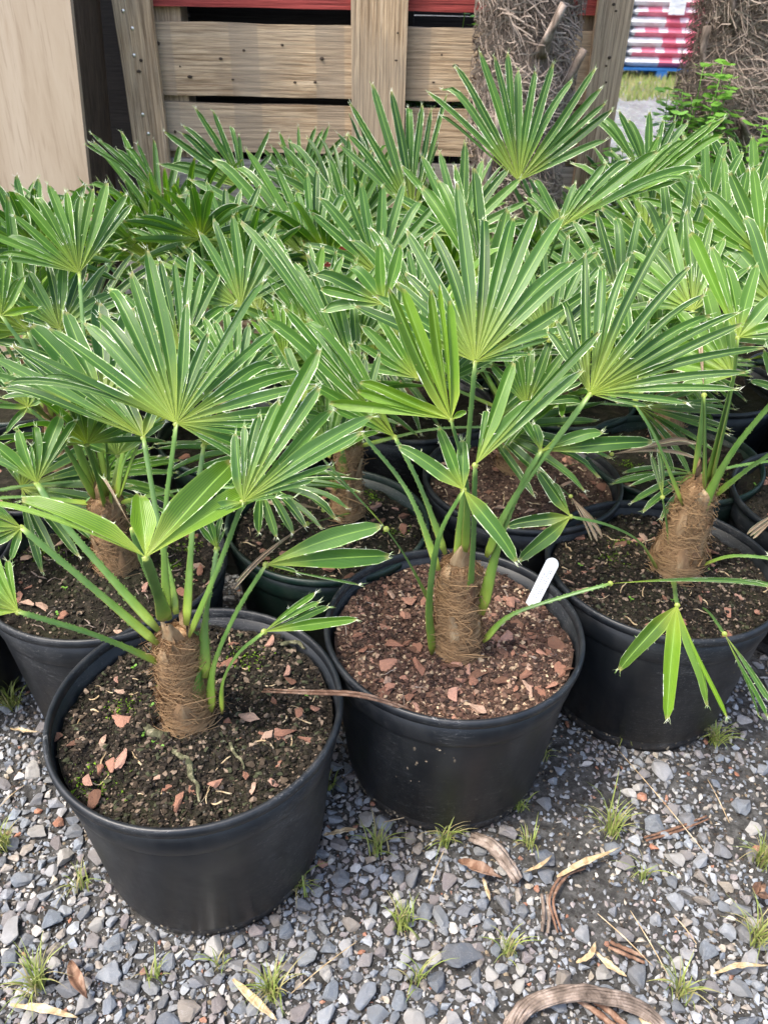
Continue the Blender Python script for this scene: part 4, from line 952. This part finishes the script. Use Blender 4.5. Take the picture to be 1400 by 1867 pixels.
# bark pieces read off the two front pots
for key, lst in (('A', [(180, 1405, 17), (165, 1427, 19), (172, 1457, 24), (510, 1345, 22), (545, 1300, 13), (500, 1427, 14), (448, 1415, 11), (392, 1424, 20), (416, 1320, 14), (218, 1262, 12), (527, 1243, 16), (575, 1290, 14), (106, 1345, 13), (190, 1352, 14), (575, 1140, 14)]),
                 ('B', [(955, 1230, 21), (830, 1272, 24), (765, 1185, 24), (708, 1252, 15), (862, 1243, 15), (920, 1160, 20), (1000, 1192, 12), (838, 1238, 17), (952, 1180, 10), (868, 1292, 22), (745, 1270, 12), (935, 1098, 18), (1035, 1220, 13), (705, 1240, 14)])):
    so_ = PALM[key]['soil']; off = PALM[key]['root'].location
    for k, (px, py, rp) in enumerate(lst):
        q = atZ(px, py, .254) - off; r_ = rp / FPX * 1.02 * ((q + off) - CAM).dot(CF)
        o = link('bark_chip', CHIPS[(k * 5) % len(CHIPS)], so_, (q.x, q.y, .255)); o.scale = (r_ * 1.15, r_ * .85, r_ * 1.1); o.rotation_euler = (random.uniform(-.3, .3), random.uniform(-.3, .3), random.random() * 6.28)
off = PALM['A']['root'].location
for j, pl in enumerate(([(268, 1322), (300, 1345), (335, 1385), (352, 1420)], [(335, 1385), (362, 1440), (365, 1462)], [(420, 1355), (430, 1380), (445, 1400)], [(505, 1168), (540, 1172), (560, 1180)])):
    rm_ = MB(); P = catmull([atZ(x, y, .256) - off for x, y in pl], 14); P = [p + Vector((nz(p, 60), nz(p + Vector((5, 0, 0)), 60), nz(p, 40) * .6)) * .008 for p in P]
    w_ = (.0065, .0028, .0024, .004)[j]; rm_.tube(P, [w_ * (1 - .55 * k / 14) * random.uniform(.75, 1.2) for k in range(15)], 8, 0, None, .7); rm_.build('dead_root', M_OLDROOT, PALM['A']['soil'])

# white plant label stuck in the middle pot
lab = MB(); top = atY(1010, 1020, .95); bot = atZ(972, 1096, .252)
axis_ = (top - bot).normalized(); sdv = axis_.cross((CAM - top).normalized()).normalized(); nv = sdv.cross(axis_).normalized()
Ln = (top - bot).length; wv = .0098; outl = []
pts2 = [(-wv * .9, -.03), (wv * .9, -.03), (wv, Ln - .008)] + [(wv * cos(a), Ln - .008 + wv * sin(a)) for a in np.linspace(.2, pi - .2, 9)] + [(-wv, Ln - .008)]
vs = []
for z_ in (0, .0007):
    for (a, b_) in pts2: vs.append(bot + sdv * a + axis_ * b_ + nv * z_)
k = len(pts2); fs = [tuple(range(k))[::-1], tuple(range(k, 2 * k))] + [(i, (i + 1) % k, k + (i + 1) % k, k + i) for i in range(k)]
lab.add(vs, fs, 0, None, None, False)
rl = random.Random(3)
for row in (-.0035, .001, .004):
    y_ = .003
    while y_ < Ln - .016:
        l_ = rl.uniform(.001, .0026)
        if rl.random() < .8:
            q = [bot + sdv * (row + a) + axis_ * (y_ + b_) + nv * .0009 for a, b_ in ((-.0009, 0), (.0009, 0), (.0007, l_), (-.0007, l_))]
            lab.add(q, [(0, 1, 2, 3)], 1, None, None, False)
        y_ += l_ + .0012
tag(lab.build('plant_label', [M_WHITE, M_INK], origin=bot), 'white plastic plant label with faded grey print, stuck in the middle pot', 'plant label')

# ================================================================== pallet crate, plywood box, added dark wall behind
YP = 2.14
def board(name, m, x0, x1, z0, z1, y0, y1, parent, jit=.0015):
    mb = MB(); n = 9
    lo = Vector((x0, y0, z0)); 
    horiz = (x1 - x0) > (z1 - z0); vs = []; fs = []
    for i in range(n + 1):
        u = i / n
        for (a, c) in ((0, 0), (1, 0), (1, 1), (0, 1)):
            wq = jit * nz((i * 1.7, a * 5 + c * 9, x0 * 9 + z0 * 5), 1) * 2
            if horiz: vs.append((x0 + (x1 - x0) * u, (y0, y1)[a] + wq * .4, (z0, z1)[c] + wq))
            else: vs.append(((x0, x1)[c] + wq, (y0, y1)[a] + wq * .4, z0 + (z1 - z0) * u))
        if i:
            o_ = 4 * i
            for k in range(4): fs.append((o_ - 4 + k, o_ - 4 + (k + 1) % 4, o_ + (k + 1) % 4, o_ + k))
    fs.append((0, 1, 2, 3)); fs.append(tuple(4 * n + k for k in (3, 2, 1, 0)))
    mb.add(vs, fs, 0, None, None, False); bm = bmesh.new()
    o = mb.build(name, m, parent); bm.from_mesh(o.data); bmesh.ops.recalc_face_normals(bm, faces=bm.faces); bm.to_mesh(o.data); bm.free()
    return o
crate = empty('pallet_crate', (0, YP, 0), 'weathered wooden pallet crate of horizontal boards behind the palms', 'crate')
def XZ(px, py, Y=YP): q = atY(px, py, Y); return q.x, q.z
def cb(name, m, x0, x1, z0, z1, y0, y1): return board(name, m, x0, x1, z0, z1, y0 - YP, y1 - YP, crate)
xl0, _ = XZ(206, 5); xl1, _ = XZ(274, 5); xm0, _ = XZ(640, 5); xm1, _ = XZ(745, 5); xr0, _ = XZ(1078, 100); xr1, _ = XZ(1135, 100)
YF = YP  # front faces of uprights; boards sit behind them
ups = [cb('upright', M_PINE_Z, xl0, xl1, .02, 1.25, YF, YF + .022), cb('upright', M_PINE_Z, xm0, xm1 - .002, .02, 1.25, YF, YF + .022), cb('upright', M_GREY_Z, xr0, xr1 + .006, .02, 1.25, YF, YF + .022)]
YB = YF + .024
rows_ = [(-5, 'none'), ]
def zrow(py): return XZ(455, py, YB)[1]
for (m, t0, t1) in ((M_RED, -140, 14), (M_PINE_X, 43, 176), (M_PINE_X, 190, 277), (M_GREY_X, 292, 402), (M_RED, 424, 490), (M_PINE_X, 520, 640)):
    z1_, z0_ = zrow(t0), zrow(t1)
    for (a, c) in ((xl0 + .03, xm0 + .05), (xm0 + .056, xr1 - .03)):
        cb('board', m, a, c, z0_, z1_, YB, YB + .02)
for a in (xl0 + .045, xm0 + .01, xr0 - .03): cb('inner_upright', M_PINE_Z, a, a + .095, .02, 1.22, YB + .024, YB + .1)
for a0, a1, n_ in ((xl0, xl0 + .02, 'l'), (xr1 - .02, xr1, 'r')):
    for j in range(8): cb('added_side_board', M_DARKW, a0, a1, .03 + j * .15, .172 + j * .15, YB + .102, YB + 1.05)
for j in range(8): cb('added_back_board', M_DARKW, xl0 + .025, xr1 - .025, .03 + j * .15, .179 + j * .15, YB + 1.055, YB + 1.075)  # dark sides and back added so the interior stays black
cb('added_lid', M_DARKW, xl0, xm1 + .02, 1.225, 1.245, YB, YB + 1.08)  # lid added above the view to keep daylight out of the interior
cb('added_dark_lining', M_DARKW, xl0 + .1, xm1 + .02, .05, 1.2, YB + .3, YB + .32)  # dark sheet added behind the boards so their gaps look black
# nails and old nail holes
def hole(x, z, y, r):
    h_ = MB(); disc(h_, x, z, y, r); o_ = h_.build('nail_hole', M_HOLE, crate, origin=(x, y, z)); o_.scale = (random.uniform(.7, 1.5), 1, random.uniform(.6, 1.1))
def disc(mb, x, z, y, r):
    k = 8; mb.add([(x + r * cos(2 * pi * i / k), y, z + r * sin(2 * pi * i / k)) for i in range(k)] + [(x, y - r * .35, z)], [(i, (i + 1) % k, k) for i in range(k)][::1])
for (px, py) in ((242, 52), (245, 101), (261, 209), (271, 244), (225, 20)):
    x, z = XZ(px, py); nl = MB(); disc(nl, x, z, -.0012, .0042); nl.build('nail_head', M_NAIL, crate)
for (px, py) in ((289, 79), (329, 121), (347, 140), (403, 107), (445, 92), (515, 82), (425, 145), (538, 150), (575, 150), (587, 107), (320, 240), (805, 100), (790, 150), (830, 120)):
    x, z = XZ(px, py, YB); hole(x, z, YB - YP - .0022, random.uniform(.0025, .0055))
for (px, py) in ((258, 110), (254, 130), (1118, 8), (1110, 105), (1104, 120), (1122, 20), (1104, 150), (725, 60), (722, 110)):
    x, z = XZ(px, py); hole(x, z, -.0022, random.uniform(.003, .005))

plyx = XZ(149, 100, 1.98)[0]
M_SIDE = wood('shade_toned_side', [(.05, .036, .026), (.085, .062, .045), (.12, .09, .065)], 2, 1, False, (.06, .045, .035))  # plywood side whose shade is painted in as dark brown
ply = empty('plywood_box', (plyx, 1.98, 0), 'tall plywood box standing at the left edge beside the pallet crate', 'box')
ply.rotation_euler = (0, .075, 0); ply.location.x -= .078
pm = MB(); pm.box((-1.0, 0, .03), (0, .018, 1.6)); pm.build('front_panel', M_PLY, ply)
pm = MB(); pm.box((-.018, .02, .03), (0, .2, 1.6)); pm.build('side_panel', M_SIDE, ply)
pm = MB(); pm.box((-.06, .02, .0), (-.02, .06, 1.58)); pm.build('corner_post', M_DARKW, ply)
dark_wall = empty('added_dark_wall', (-.9, 3.5, 0), 'boarded wall added to make the gap beside the plywood box dark', 'wall')  # wall added as a dark backdrop, its colour standing for deep shade
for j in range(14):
    pm = MB(); pm.box((-1.4 + j * .16, 0, .0), (-1.4 + j * .16 + .152, .03, 2.6), jit=.002); pm.build('added_plank', M_DARKW, dark_wall)
pm = MB(); pm.box((-1.5, -1.5, 2.62), (.85, .1, 2.66)); pm.build('added_roof', M_DARKW, dark_wall)  # roof added out of view to keep light off the dark wall

# shaggy old palm trunks
def shaggy(px0, Y, rad_, label, seed, nst, hmax=1.5):
    c = atY(px0, 120, Y); root = empty('old_palm', (c.x, Y, 0), label, 'palm trunk', None); rnd = random.Random(seed)
    P0 = Vector((0, 0, 0)); P1 = Vector((.01, .0, hmax)); mb = MB(); n, rows = 40, 60; vs = []; fs = []
    rf = lambda u: rad_ * .8 * (1 + .12 * sin(u * 40 + seed))
    for i in range(rows + 1):
        u = i / rows
        for k in range(n):
            th = 2 * pi * k / n; r = rf(u) * (1 + .22 * nz((cos(th) * 1.5, sin(th) * 1.5, u * 9 + seed), 1.6)); vs.append(P0.lerp(P1, u) + Vector((cos(th) * r, sin(th) * r, 0)))
        if i:
            for k in range(n): a, b_ = (i - 1) * n, i * n; fs.append((a + k, a + (k + 1) % n, b_ + (k + 1) % n, b_ + k))
    fs.append(tuple(rows * n + k for k in range(n)))
    mb.add(vs, fs); tk = mb.build('trunk', M_OLD, root)
    hb_ = MB()
    for _ in range(int(15000 * (rad_ / .1) ** 1.4)):
        u = rnd.random(); th = rnd.random() * 6.283; z = u * hmax; k = 5; c_ = rnd.uniform(.1, 1); r = rf(u) * rnd.uniform(.85, 1.3)
        p = Vector((cos(th) * r, sin(th) * r, z)); d = Vector((-sin(th), cos(th), 0)) * rnd.uniform(-1, 1) + Vector((cos(th), sin(th), 0)) * rnd.uniform(.0, .35) + Vector((0, 0, rnd.uniform(-1.3, .5)))
        d.normalize(); st = rnd.uniform(.012, .026); vs2 = []; fs2 = []; wd = rnd.uniform(.0007, .0015)
        for i in range(k):
            sdir = Vector((0, 0, 1)).cross(d); sdir = sdir.normalized() if sdir.length > .1 else Vector((1, 0, 0))
            vs2 += [p - sdir * wd * .4 - Vector((0, 0, wd)), p + sdir * wd * .4 + Vector((0, 0, wd))]
            if i: fs2.append((2 * i - 2, 2 * i - 1, 2 * i + 1, 2 * i))
            p = p + d * st; d = (d + Vector((rnd.uniform(-.45, .45), rnd.uniform(-.45, .45), rnd.uniform(-.5, .3))) - Vector((p.x, p.y, 0)) * .6).normalized()
            rr_ = math.hypot(p.x, p.y)
            if rr_ > rad_ * 1.15: p.x *= rad_ * 1.15 / rr_; p.y *= rad_ * 1.15 / rr_
        hb_.add(vs2, fs2, 0, (0, 0, c_))
    tag(hb_.build('fibre', M_GHAIR, tk), kind='stuff')
    for j in range(nst):        # stubs of cut leaf stalks
        a = -pi / 2 + rnd.uniform(-1.3, 1.3); z = .45 + (j + rnd.random() * .6) / nst * (hmax - .5); d = Vector((cos(a), sin(a), 0)); p = d * rad_ * .85 + Vector((0, 0, z))
        L = rnd.uniform(.06, .13); pts = [p, p + d * .03 + Vector((0, 0, L * .45)), p + d * .045 + Vector((rnd.uniform(-.02, .02), 0, L))]
        sb = MB(); sb.tube(catmull(pts, 6), [.02, .018, .016, .015, .014, .013, .012], 6, 0, None, .55); sb.build('leaf_stub', M_GREYWOOD, root)
    return root
shaggy(955, 1.97, .1, 'shaggy fibre covered palm trunk in front of the pallet crate', 5, 9)
shaggy(1368, 2.35, .155, 'thick shaggy palm trunk at the right edge beside the gravel path', 11, 14)
# leafy weeds
def weed(c, hgt, n, label, seed, spread=.1):
    rnd = random.Random(seed); root = empty('weed', c, label, 'weed'); st = MB(); lf = MB()
    for i in range(n):
        a = rnd.random() * 6.28; rr = rnd.uniform(.3, 1) * spread * 1.5; e = Vector((cos(a) * rr, sin(a) * rr * .5, hgt * rnd.uniform(.84, 1.02)))
        pts = catmull([Vector((0, 0, 0)), Vector((e.x * .5, e.y * .5, e.z * .6)), e], 10); st.tube(pts, .0012, 4)
        for k in range(10):
            p0 = pts[10].lerp(pts[7], k / 9) + Vector((rnd.gauss(0, .012), rnd.gauss(0, .012), 0)); b0 = rnd.random() * 6.28
            for q in range(4):
                b_ = b0 + q * 1.57 + rnd.uniform(-.4, .4); d = Vector((cos(b_), sin(b_), rnd.uniform(-.3, .35))).normalized(); s_ = d.cross(Vector((rnd.uniform(-.3, .3), rnd.uniform(-.3, .3), 1))).normalized(); L = rnd.uniform(.018, .036); wq = L * .42; p = p0 + d * .006
                lf.add([p, p + d * L * .3 + s_ * wq * .6, p + d * L * .7 + s_ * wq, p + d * L, p + d * L * .7 - s_ * wq, p + d * L * .3 - s_ * wq * .6], [(0, 1, 2, 3), (0, 3, 4, 5)])
    st.build('stems', M_SPROUT, root); tag(lf.build('leaves', M_SPROUT, root), kind='stuff')
q = atY(1275, 175, 2.1); weed(Vector((q.x, 2.1, 0)), q.z + .05, 14, 'bright green leafy weed growing against the shaggy trunk at right', 1, .09)
q = atY(1215, 225, 1.95); weed(Vector((q.x, 1.98, 0)), q.z + .01, 16, 'low green weed at the edge of the gravel path', 2, .13)
q = atY(1385, 230, 2.05); weed(Vector((q.x, 2.07, 0)), q.z + .02, 12, 'green weed at the right edge behind the last palms', 3, .08)
q = atY(800, 45, 2.3); weed(Vector((q.x, 2.3, 0)), q.z + .03, 16, 'green sprig showing through the top gap of the pallet crate', 4, .1)

# ------------------------------------------------------------------ far right: verge, blue pallet and bags
vg = MB(); rg = random.Random(9)
p0 = atZ(1110, 190, 0); ylo, yhi = atZ(1180, 186, 0).y, atZ(1180, 140, 0).y
for _ in range(15000):
    x = rg.uniform(1.5, 7.5); y = rg.uniform(ylo, yhi + 1.5) + .3 * nz((x, 0, 0), 1.2); h_ = rg.uniform(.03, .11); a = rg.random() * 6.28; d = Vector((cos(a), sin(a), 0)) * .009; p = Vector((x, y, -.003))
    ln = Vector((rg.gauss(0, .02), rg.gauss(0, .02), h_)); c_ = rg.choice((.15, .25, .3, .9, 1, 1))
    vg.add([p - d, p + d, p + ln], [(0, 1, 2)], 0, (0, 0, c_))
tag(vg.build('grass', M_GRASSB), 'strip of short grass between the gravel path and the blue pallet', 'grass', kind='stuff')
by = atZ(1180, 148, .0).y + .25
bp = atY(1128, 140, by); bx0 = bp.x - .35
pal = empty('blue_pallet', (bx0, by, 0), 'blue wooden pallet under the stacked pink and white bags', 'pallet')
for xx in (0, .85, 1.75): 
    for yy in (0, .45, .9):
        pm = MB(); pm.box((xx, yy, .0), (xx + .14, yy + .1, .1)); pm.build('block', M_BLUE, pal)
for j in range(5): pm = MB(); pm.box((-.02, j * .22, .104), (1.92, j * .22 + .12, .135)); pm.build('deck_board', M_BLUE, pal)
def bag(x0, x1, y0, y1, z0, hgt, split, flip, label, printed=True):
    mb = MB(); nx_, ny_, = 20, 10; vs = []; fs = []; mi = []; rnd = random.Random(int(x0 * 991 + z0 * 777))
    for side in (0, 1):
        for j in range(ny_ + 1):
            for i in range(nx_ + 1):
                u, v_ = i / nx_ * 2 - 1, j / ny_ * 2 - 1
                e = max(0, (1 - abs(u) ** 6)) ** .5 * max(0, (1 - abs(v_) ** 4)) ** .5; hh = hgt / 2 * (e ** .6) * (1 + .08 * nz((u * 2 + x0, v_ * 2, z0 * 9), 1.5))
                vs.append((x0 + (x1 - x0) * (u + 1) / 2, y0 + (y1 - y0) * (v_ + 1) / 2, z0 + hgt / 2 + (hh if side else -hh)))
    n_ = (nx_ + 1) * (ny_ + 1)
    for side in (0, 1):
        for j in range(ny_):
            for i in range(nx_):
                a = side * n_ + j * (nx_ + 1) + i; f = (a, a + 1, a + nx_ + 2, a + nx_ + 1); fs.append(f if side else f[::-1])
                u = (i + .5) / nx_; red = (u > split) != flip
                m_ = 0 if red else 1
                if printed and red and side == 1 and j == 0 and (i % 5) in (1, 2): m_ = 2
                mi.append(m_)
    mb.add(vs, fs, mi); o = mb.build('bag', [M_BRED, M_BWHITE, M_BPRINT]); tag(o, label, 'bag', 'plastic bags stacked on the blue pallet'); return o
ordn = ['lowest', 'second', 'third', 'fourth', 'fifth', 'sixth', 'seventh', 'eighth', 'ninth', 'tenth', 'eleventh']
for r_ in range(10):
    z0 = .137 + r_ * .115; fl = r_ % 2
    bag(bx0 + .38 + fl * .04, bx0 + 1.58 + fl * .06, by + .02, by + .55, z0, .13, (.4 if not fl else .03), False, 'pink and white plastic bag, %s from the bottom in the wide stack' % ordn[r_])
    bag(bx0 - .04, bx0 + .36, by + .0, by + .85, z0, .13, .8, True, 'plastic bag seen end on, %s from the bottom in the narrow left stack' % ordn[r_], False)
q = atY(1236, 12, by - .03); pm = MB(); pm.box((-.105, 0, -.09), (.105, .012, .09), jit=.004)
tag(pm.build('paper_sheet', M_BWHITE, loc=(q.x, by + .0, q.z)), 'white paper label sheet stuck on the front of the bag stack', 'label')

# ================================================================== litter and grass on the gravel
def tuft(px, py, n, hgt, label, seed, green=.75):
    rnd = random.Random(seed); c = atZ(px, py, .004); mb = MB(); n = int(n * 1.5); hgt *= 1.25
    for i in range(n):
        a = rnd.random() * 6.28; l_ = hgt * rnd.uniform(.45, 1.1); lean = rnd.uniform(.15, .9)
        b0 = Vector((rnd.gauss(0, .005), rnd.gauss(0, .005), 0)); e = b0 + Vector((cos(a) * lean * l_, sin(a) * lean * l_, l_ * (1 - lean * .55)))
        ct = b0 + Vector((cos(a) * lean * l_ * .25, sin(a) * lean * l_ * .25, l_ * .75)); sdv_ = Vector((-sin(a), cos(a), 0)); vs = []; fs = []; c_ = rnd.uniform(.5, 1) if rnd.random() < green else rnd.uniform(0, .25)
        wd = rnd.uniform(.0006, .0012)
        for k in range(6):
            s_ = k / 5; p = b0 * (1 - s_) ** 2 + ct * 2 * s_ * (1 - s_) + e * s_ * s_; ww = wd * (1 - s_ ** 2 * .9)
            vs += [p - sdv_ * ww, p + sdv_ * ww]
            if k: fs.append((2 * k - 2, 2 * k - 1, 2 * k + 1, 2 * k))
        mb.add(vs, fs, 0, (0, 0, c_))
    o = mb.build('grass_tuft', M_GRASSB, loc=c); tag(o, label, 'grass tuft', 'grass tufts growing in the gravel'); return o
TUF = [(812, 1540, 26, .045, 'small green grass tuft at the foot of the middle pot'), (688, 1555, 22, .05, 'grass tuft in the gravel between the two front pots'), (735, 1690, 34, .04, 'dense green grass tuft below the middle pot'),
       (1112, 1520, 30, .05, 'grass tuft with one tall blade right of the middle pot'), (1105, 1500, 3, .12, 'lone tall grass blades right of the middle pot'), (1385, 1575, 34, .05, 'bushy grass tuft at the right edge of the gravel'), (1375, 1715, 34, .05, 'grass tuft at the right edge, lower of the two'),
       (1238, 1815, 22, .05, 'grass tuft by the curled dead stalk'), (495, 1815, 40, .05, 'grass tuft beside the pale dry leaf at bottom left'), (70, 1800, 34, .055, 'spreading grass tuft in the lower left corner'), (8, 1545, 34, .045, 'green grass tuft at the left edge below the pots'),
       (25, 1290, 34, .05, 'yellowing grass tuft left of the nearest pot'), (1300, 1355, 40, .045, 'grass tuft under the hanging leaflets of the right pot'), (290, 1785, 10, .035, 'sparse grass tuft among stones below the nearest pot'), (548, 1625, 18, .04, 'grass tuft at the right foot of the nearest pot'),
       (1130, 1345, 22, .04, 'thin grass tuft at the foot of the right pot'), (945, 1475, 22, .035, 'grass tuft at the right foot of the middle pot'), (965, 1545, 12, .035, 'short grass by the big grey stone beside the middle pot'), (150, 1620, 14, .04, 'thin grass tuft left of the nearest pot foot'),
       (1170, 1600, 12, .04, 'wispy grass sprig right of the dry leaf'), (925, 1740, 16, .045, 'sparse grass tuft near the long grey stone'), (755, 1790, 12, .045, 'wispy grass tuft left of the long grey stone'), (600, 1440, 16, .035, 'grass tuft in the gap between the front pots'), (405, 1760, 10, .03, 'tiny grass sprig below the nearest pot'), (985, 1385, 14, .03, 'small grass tuft between middle and right pots')]
for i, (px, py, n, h_, l_) in enumerate(TUF): tuft(px, py, n, h_, l_, 200 + i)
def dead_leaf(name, pts, wd, label, cat, m, z=.014, fold=.25, thick=None):
    P = [atZ(x, y, z + dz) for x, y, dz in pts]; P = catmull(P, 10); mb = MB(); vs = []; fs = []
    for i, p in enumerate(P):
        s_ = i / 10; tg = (P[min(i + 1, 10)] - P[max(i - 1, 0)]).normalized(); sdv_ = tg.cross(Vector((0, 0, 1))).normalized(); ww = wd * .5 * max(.06, sin(pi * min(1, .06 + s_ * .93)) ** .9) * (1 + .25 * nz((s_ * 5, wd * 700, 0)))
        for u in (-1, -.5, 0, .5, 1): vs.append(p + sdv_ * (u * ww) + Vector((0, 0, abs(u) * ww * fold * 2 + .004 * nz((s_ * 7, u * 2, wd * 900)))))
        if i:
            for k in range(4): a = (i - 1) * 5 + k; fs.append((a, a + 1, a + 6, a + 5))
    o_ = P[0]; mb.add(vs, fs); o = mb.build(name, m, origin=o_); md = o.modifiers.new('s', 'SOLIDIFY'); md.thickness = thick or .0006
    tag(o, label, cat); return o
dead_leaf('dry_leaf', [(1015, 1598, 0), (1070, 1570, .006), (1130, 1545, .01)], .0085, 'pale pointed dry leaf lying right of the middle pot', 'dry leaf', M_STRAW)
dead_leaf('dry_leaf', [(425, 1785, 0), (465, 1825, .005), (505, 1860, 0)], .01, 'pale dry leaf in the grass tuft at bottom left', 'dry leaf', M_STRAW)
dead_leaf('dry_leaf', [(20, 1832, 0), (80, 1840, .006), (142, 1855, 0)], .009, 'pale dry leaf strip in the lower left corner', 'dry leaf', M_STRAW)
dead_leaf('dry_leaf', [(128, 1752, 0), (142, 1790, .01), (160, 1820, 0)], .014, 'curled brown dead leaf in the lower left gravel', 'dry leaf', M_DEAD, fold=.6)
dead_leaf('dry_leaf', [(590, 1523, 0), (620, 1516, .005), (650, 1512, 0)], .007, 'pale dry leaf between the two front pots', 'dry leaf', M_STRAW)
dead_leaf('dry_leaf', [(1085, 1735, 0), (1110, 1760, .006), (1142, 1780, 0)], .009, 'bent pale dry leaf in the soil patch at right', 'dry leaf', M_STRAW)
dead_leaf('dry_leaf', [(1300, 1775, 0), (1350, 1760, .004), (1400, 1760, 0)], .006, 'pale dry leaf at the right edge of the gravel', 'dry leaf', M_STRAW)
dead_leaf('dry_leaf', [(1390, 1610, 0), (1380, 1630, .012), (1410, 1640, 0)], .016, 'curled brown leaf cut off by the right edge', 'dry leaf', M_DEAD, fold=.5)
dead_leaf('dry_leaf', [(835, 1570, 0), (870, 1585, .012), (915, 1600, 0)], .016, 'crumpled brown leaf beside the ridged stalk', 'dry leaf', M_DEAD, fold=.5)
dead_leaf('dry_leaf', [(1165, 1855, 0), (1190, 1880, .004), (1215, 1900, 0)], .01, 'pale dry leaf under the curled dead stalk', 'dry leaf', M_STRAW)
dead_leaf('dry_leaf', [(20, 1328, 0), (45, 1332, .004), (72, 1334, 0)], .006, 'short pale dry strip left of the nearest pot', 'dry leaf', M_STRAW)
dead_leaf('dry_leaf', [(955, 1590, 0), (985, 1578, .005), (1005, 1560, 0)], .004, 'thin pale dry blade right of the ridged stalk', 'dry leaf', M_STRAW)
dead_leaf('dry_leaf', [(880, 1600, 0), (888, 1625, .005), (893, 1642, 0)], .005, 'short tan dry leaf below the crumpled brown leaf', 'dry leaf', M_STRAW)
dead_leaf('dry_leaf', [(1050, 1755, 0), (1075, 1742, .006), (1086, 1718, 0)], .007, 'forked tan dry leaf by the soil patch', 'dry leaf', M_STRAW)
# folded dead fan leaves over the pots
def stalk(pts3, rad_, label, m, name='dead_stalk', cat='dead stalk', ridges=3, twist=0, sep=.9):
    P = catmull(pts3, 18); mb = MB(); rnd = random.Random(len(label))
    for j in range(ridges):
        off = []; ph = j * 6.28 / ridges
        for i, p in enumerate(P):
            tg = (P[min(i + 1, 18)] - P[max(i - 1, 0)]).normalized(); a = tg.cross(Vector((0, 0, 1))).normalized(); b_ = a.cross(tg); th = ph + twist * i / 18
            off.append(p + a * (cos(th) * rad_ * sep) + b_ * (sin(th) * rad_ * sep * .5) + a * rad_ * .25 * nz((i * .5, j * 4, 1)))
        mb.tube(off, [rad_ * (.75 if ridges < 5 else .3) * (1 - .6 * abs(i / 18 - .45)) * (1 + .15 * rnd.uniform(-1, 1)) for i in range(19)], 6, 0, None, .7)
    o = mb.build(name, m, origin=P[0]); tag(o, label, cat); return o
stalk([atZ(860, 1525, .012), atZ(895, 1540, .024), atZ(925, 1575, .022), atZ(945, 1605, .012)], .0065, 'ridged pinkish brown piece of dead leaf base below the middle pot', M_GREYWOOD, ridges=4)
stalk([atZ(925, 1885, .01), atZ(960, 1835, .02), atZ(1030, 1812, .03), atZ(1100, 1815, .03), atZ(1170, 1840, .02), atZ(1215, 1885, .01)], .0085, 'curled arch of frayed grey brown dead stalk at the bottom edge', M_GREYWOOD, ridges=13, twist=3)
stalk([atZ(1055, 1815, .01), atZ(1100, 1845, .012), atZ(1150, 1890, .01)], .006, 'dark dead stalk running under the curled arch', M_DEAD, ridges=2)
stalk([atZ(992, 1630, .008), atZ(996, 1665, .01), atZ(993, 1700, .008)], .004, 'short grey stick standing out of the soil patch', M_GREYWOOD, ridges=2)
stalk([atZ(1110, 1722, .01), atZ(1140, 1735, .012), atZ(1175, 1750, .01)], .004, 'thin dark stick in the soil patch at right', M_DEAD, ridges=2)
stalk([atZ(1020, 1700, .008), atZ(1005, 1640, .012), atZ(1030, 1595, .01), atZ(1065, 1580, .008)], .0028, 'bent brown root strand lying near the pale pointed leaf', M_DEAD, ridges=2)
stalk([atZ(1175, 1530, .01), atZ(1235, 1512, .012), atZ(1290, 1490, .01)], .0028, 'brown root strand lying between grey stones at right', M_DEAD, ridges=2)
stalk([atZ(480, 1259, .262), atY(560, 1262, .69), atY(650, 1266, .68), atY(720, 1285, .685), atY(782, 1312, .69)], .0026, 'long thin reddish brown dead stalk bridging the rims of the two front pots', M_DEAD, ridges=2)
def strands(pts3, label):
    stalk(pts3, .0011, label, M_STRAW, 'straw', 'straw', 1)
for j, (a, b_) in enumerate((((1130, 1370), (1290, 1560)), ((1150, 1660), (1220, 1780)), ((1090, 1665), (1190, 1760)), ((530, 1810), (650, 1715)), ((0, 1470), (45, 1430)), ((780, 1620), (808, 1550)), ((1230, 1670), (1270, 1720)), ((820, 1480), (700, 1500)), ((1290, 1420), (1330, 1500)))):
    strands([atZ(a[0], a[1], .012), atZ((a[0] + b_[0]) / 2, (a[1] + b_[1]) / 2 - 3, .022), atZ(b_[0], b_[1], .012)],
            ['thin straw stem running down right of the dry leaf', 'pale straw stem above the curled stalk, right one', 'pale straw stem above the curled stalk, left one', 'straw stem beside the bottom left grass tuft', 'straw piece at the left edge', 'straw stem below the middle pot grass', 'short pair straw near the right edge', 'straw stem at the foot of the middle pot', 'straw stem under the right pot'][j])
# dry folded fans over the pots on the right
def dryfan(key, hub, Y, tips, pet): hand(key, hub, Y, tips, pet, w=.012, dry=True, fold=.9, tau=0, pr=.002, pr0=.004, fluff=False)
dryfan('G', (1115, 828), 1.12, [(1270, 812), (1275, 800), (1268, 788)], [(1000, 860)])
dryfan('F', (1040, 905), 1.06, [(1080, 975), (1100, 968), (1090, 980)], [(985, 860)])
dryfan('H', (1425, 930), 1.0, [(1362, 968), (1368, 975), (1372, 982)], [(1450, 900)])
dryfan('E', (560, 955), .90, [(430, 1040), (425, 1052)], [(640, 935)])
dryfan('E', (590, 930), .95, [(480, 905), (490, 915)], [(630, 945)])
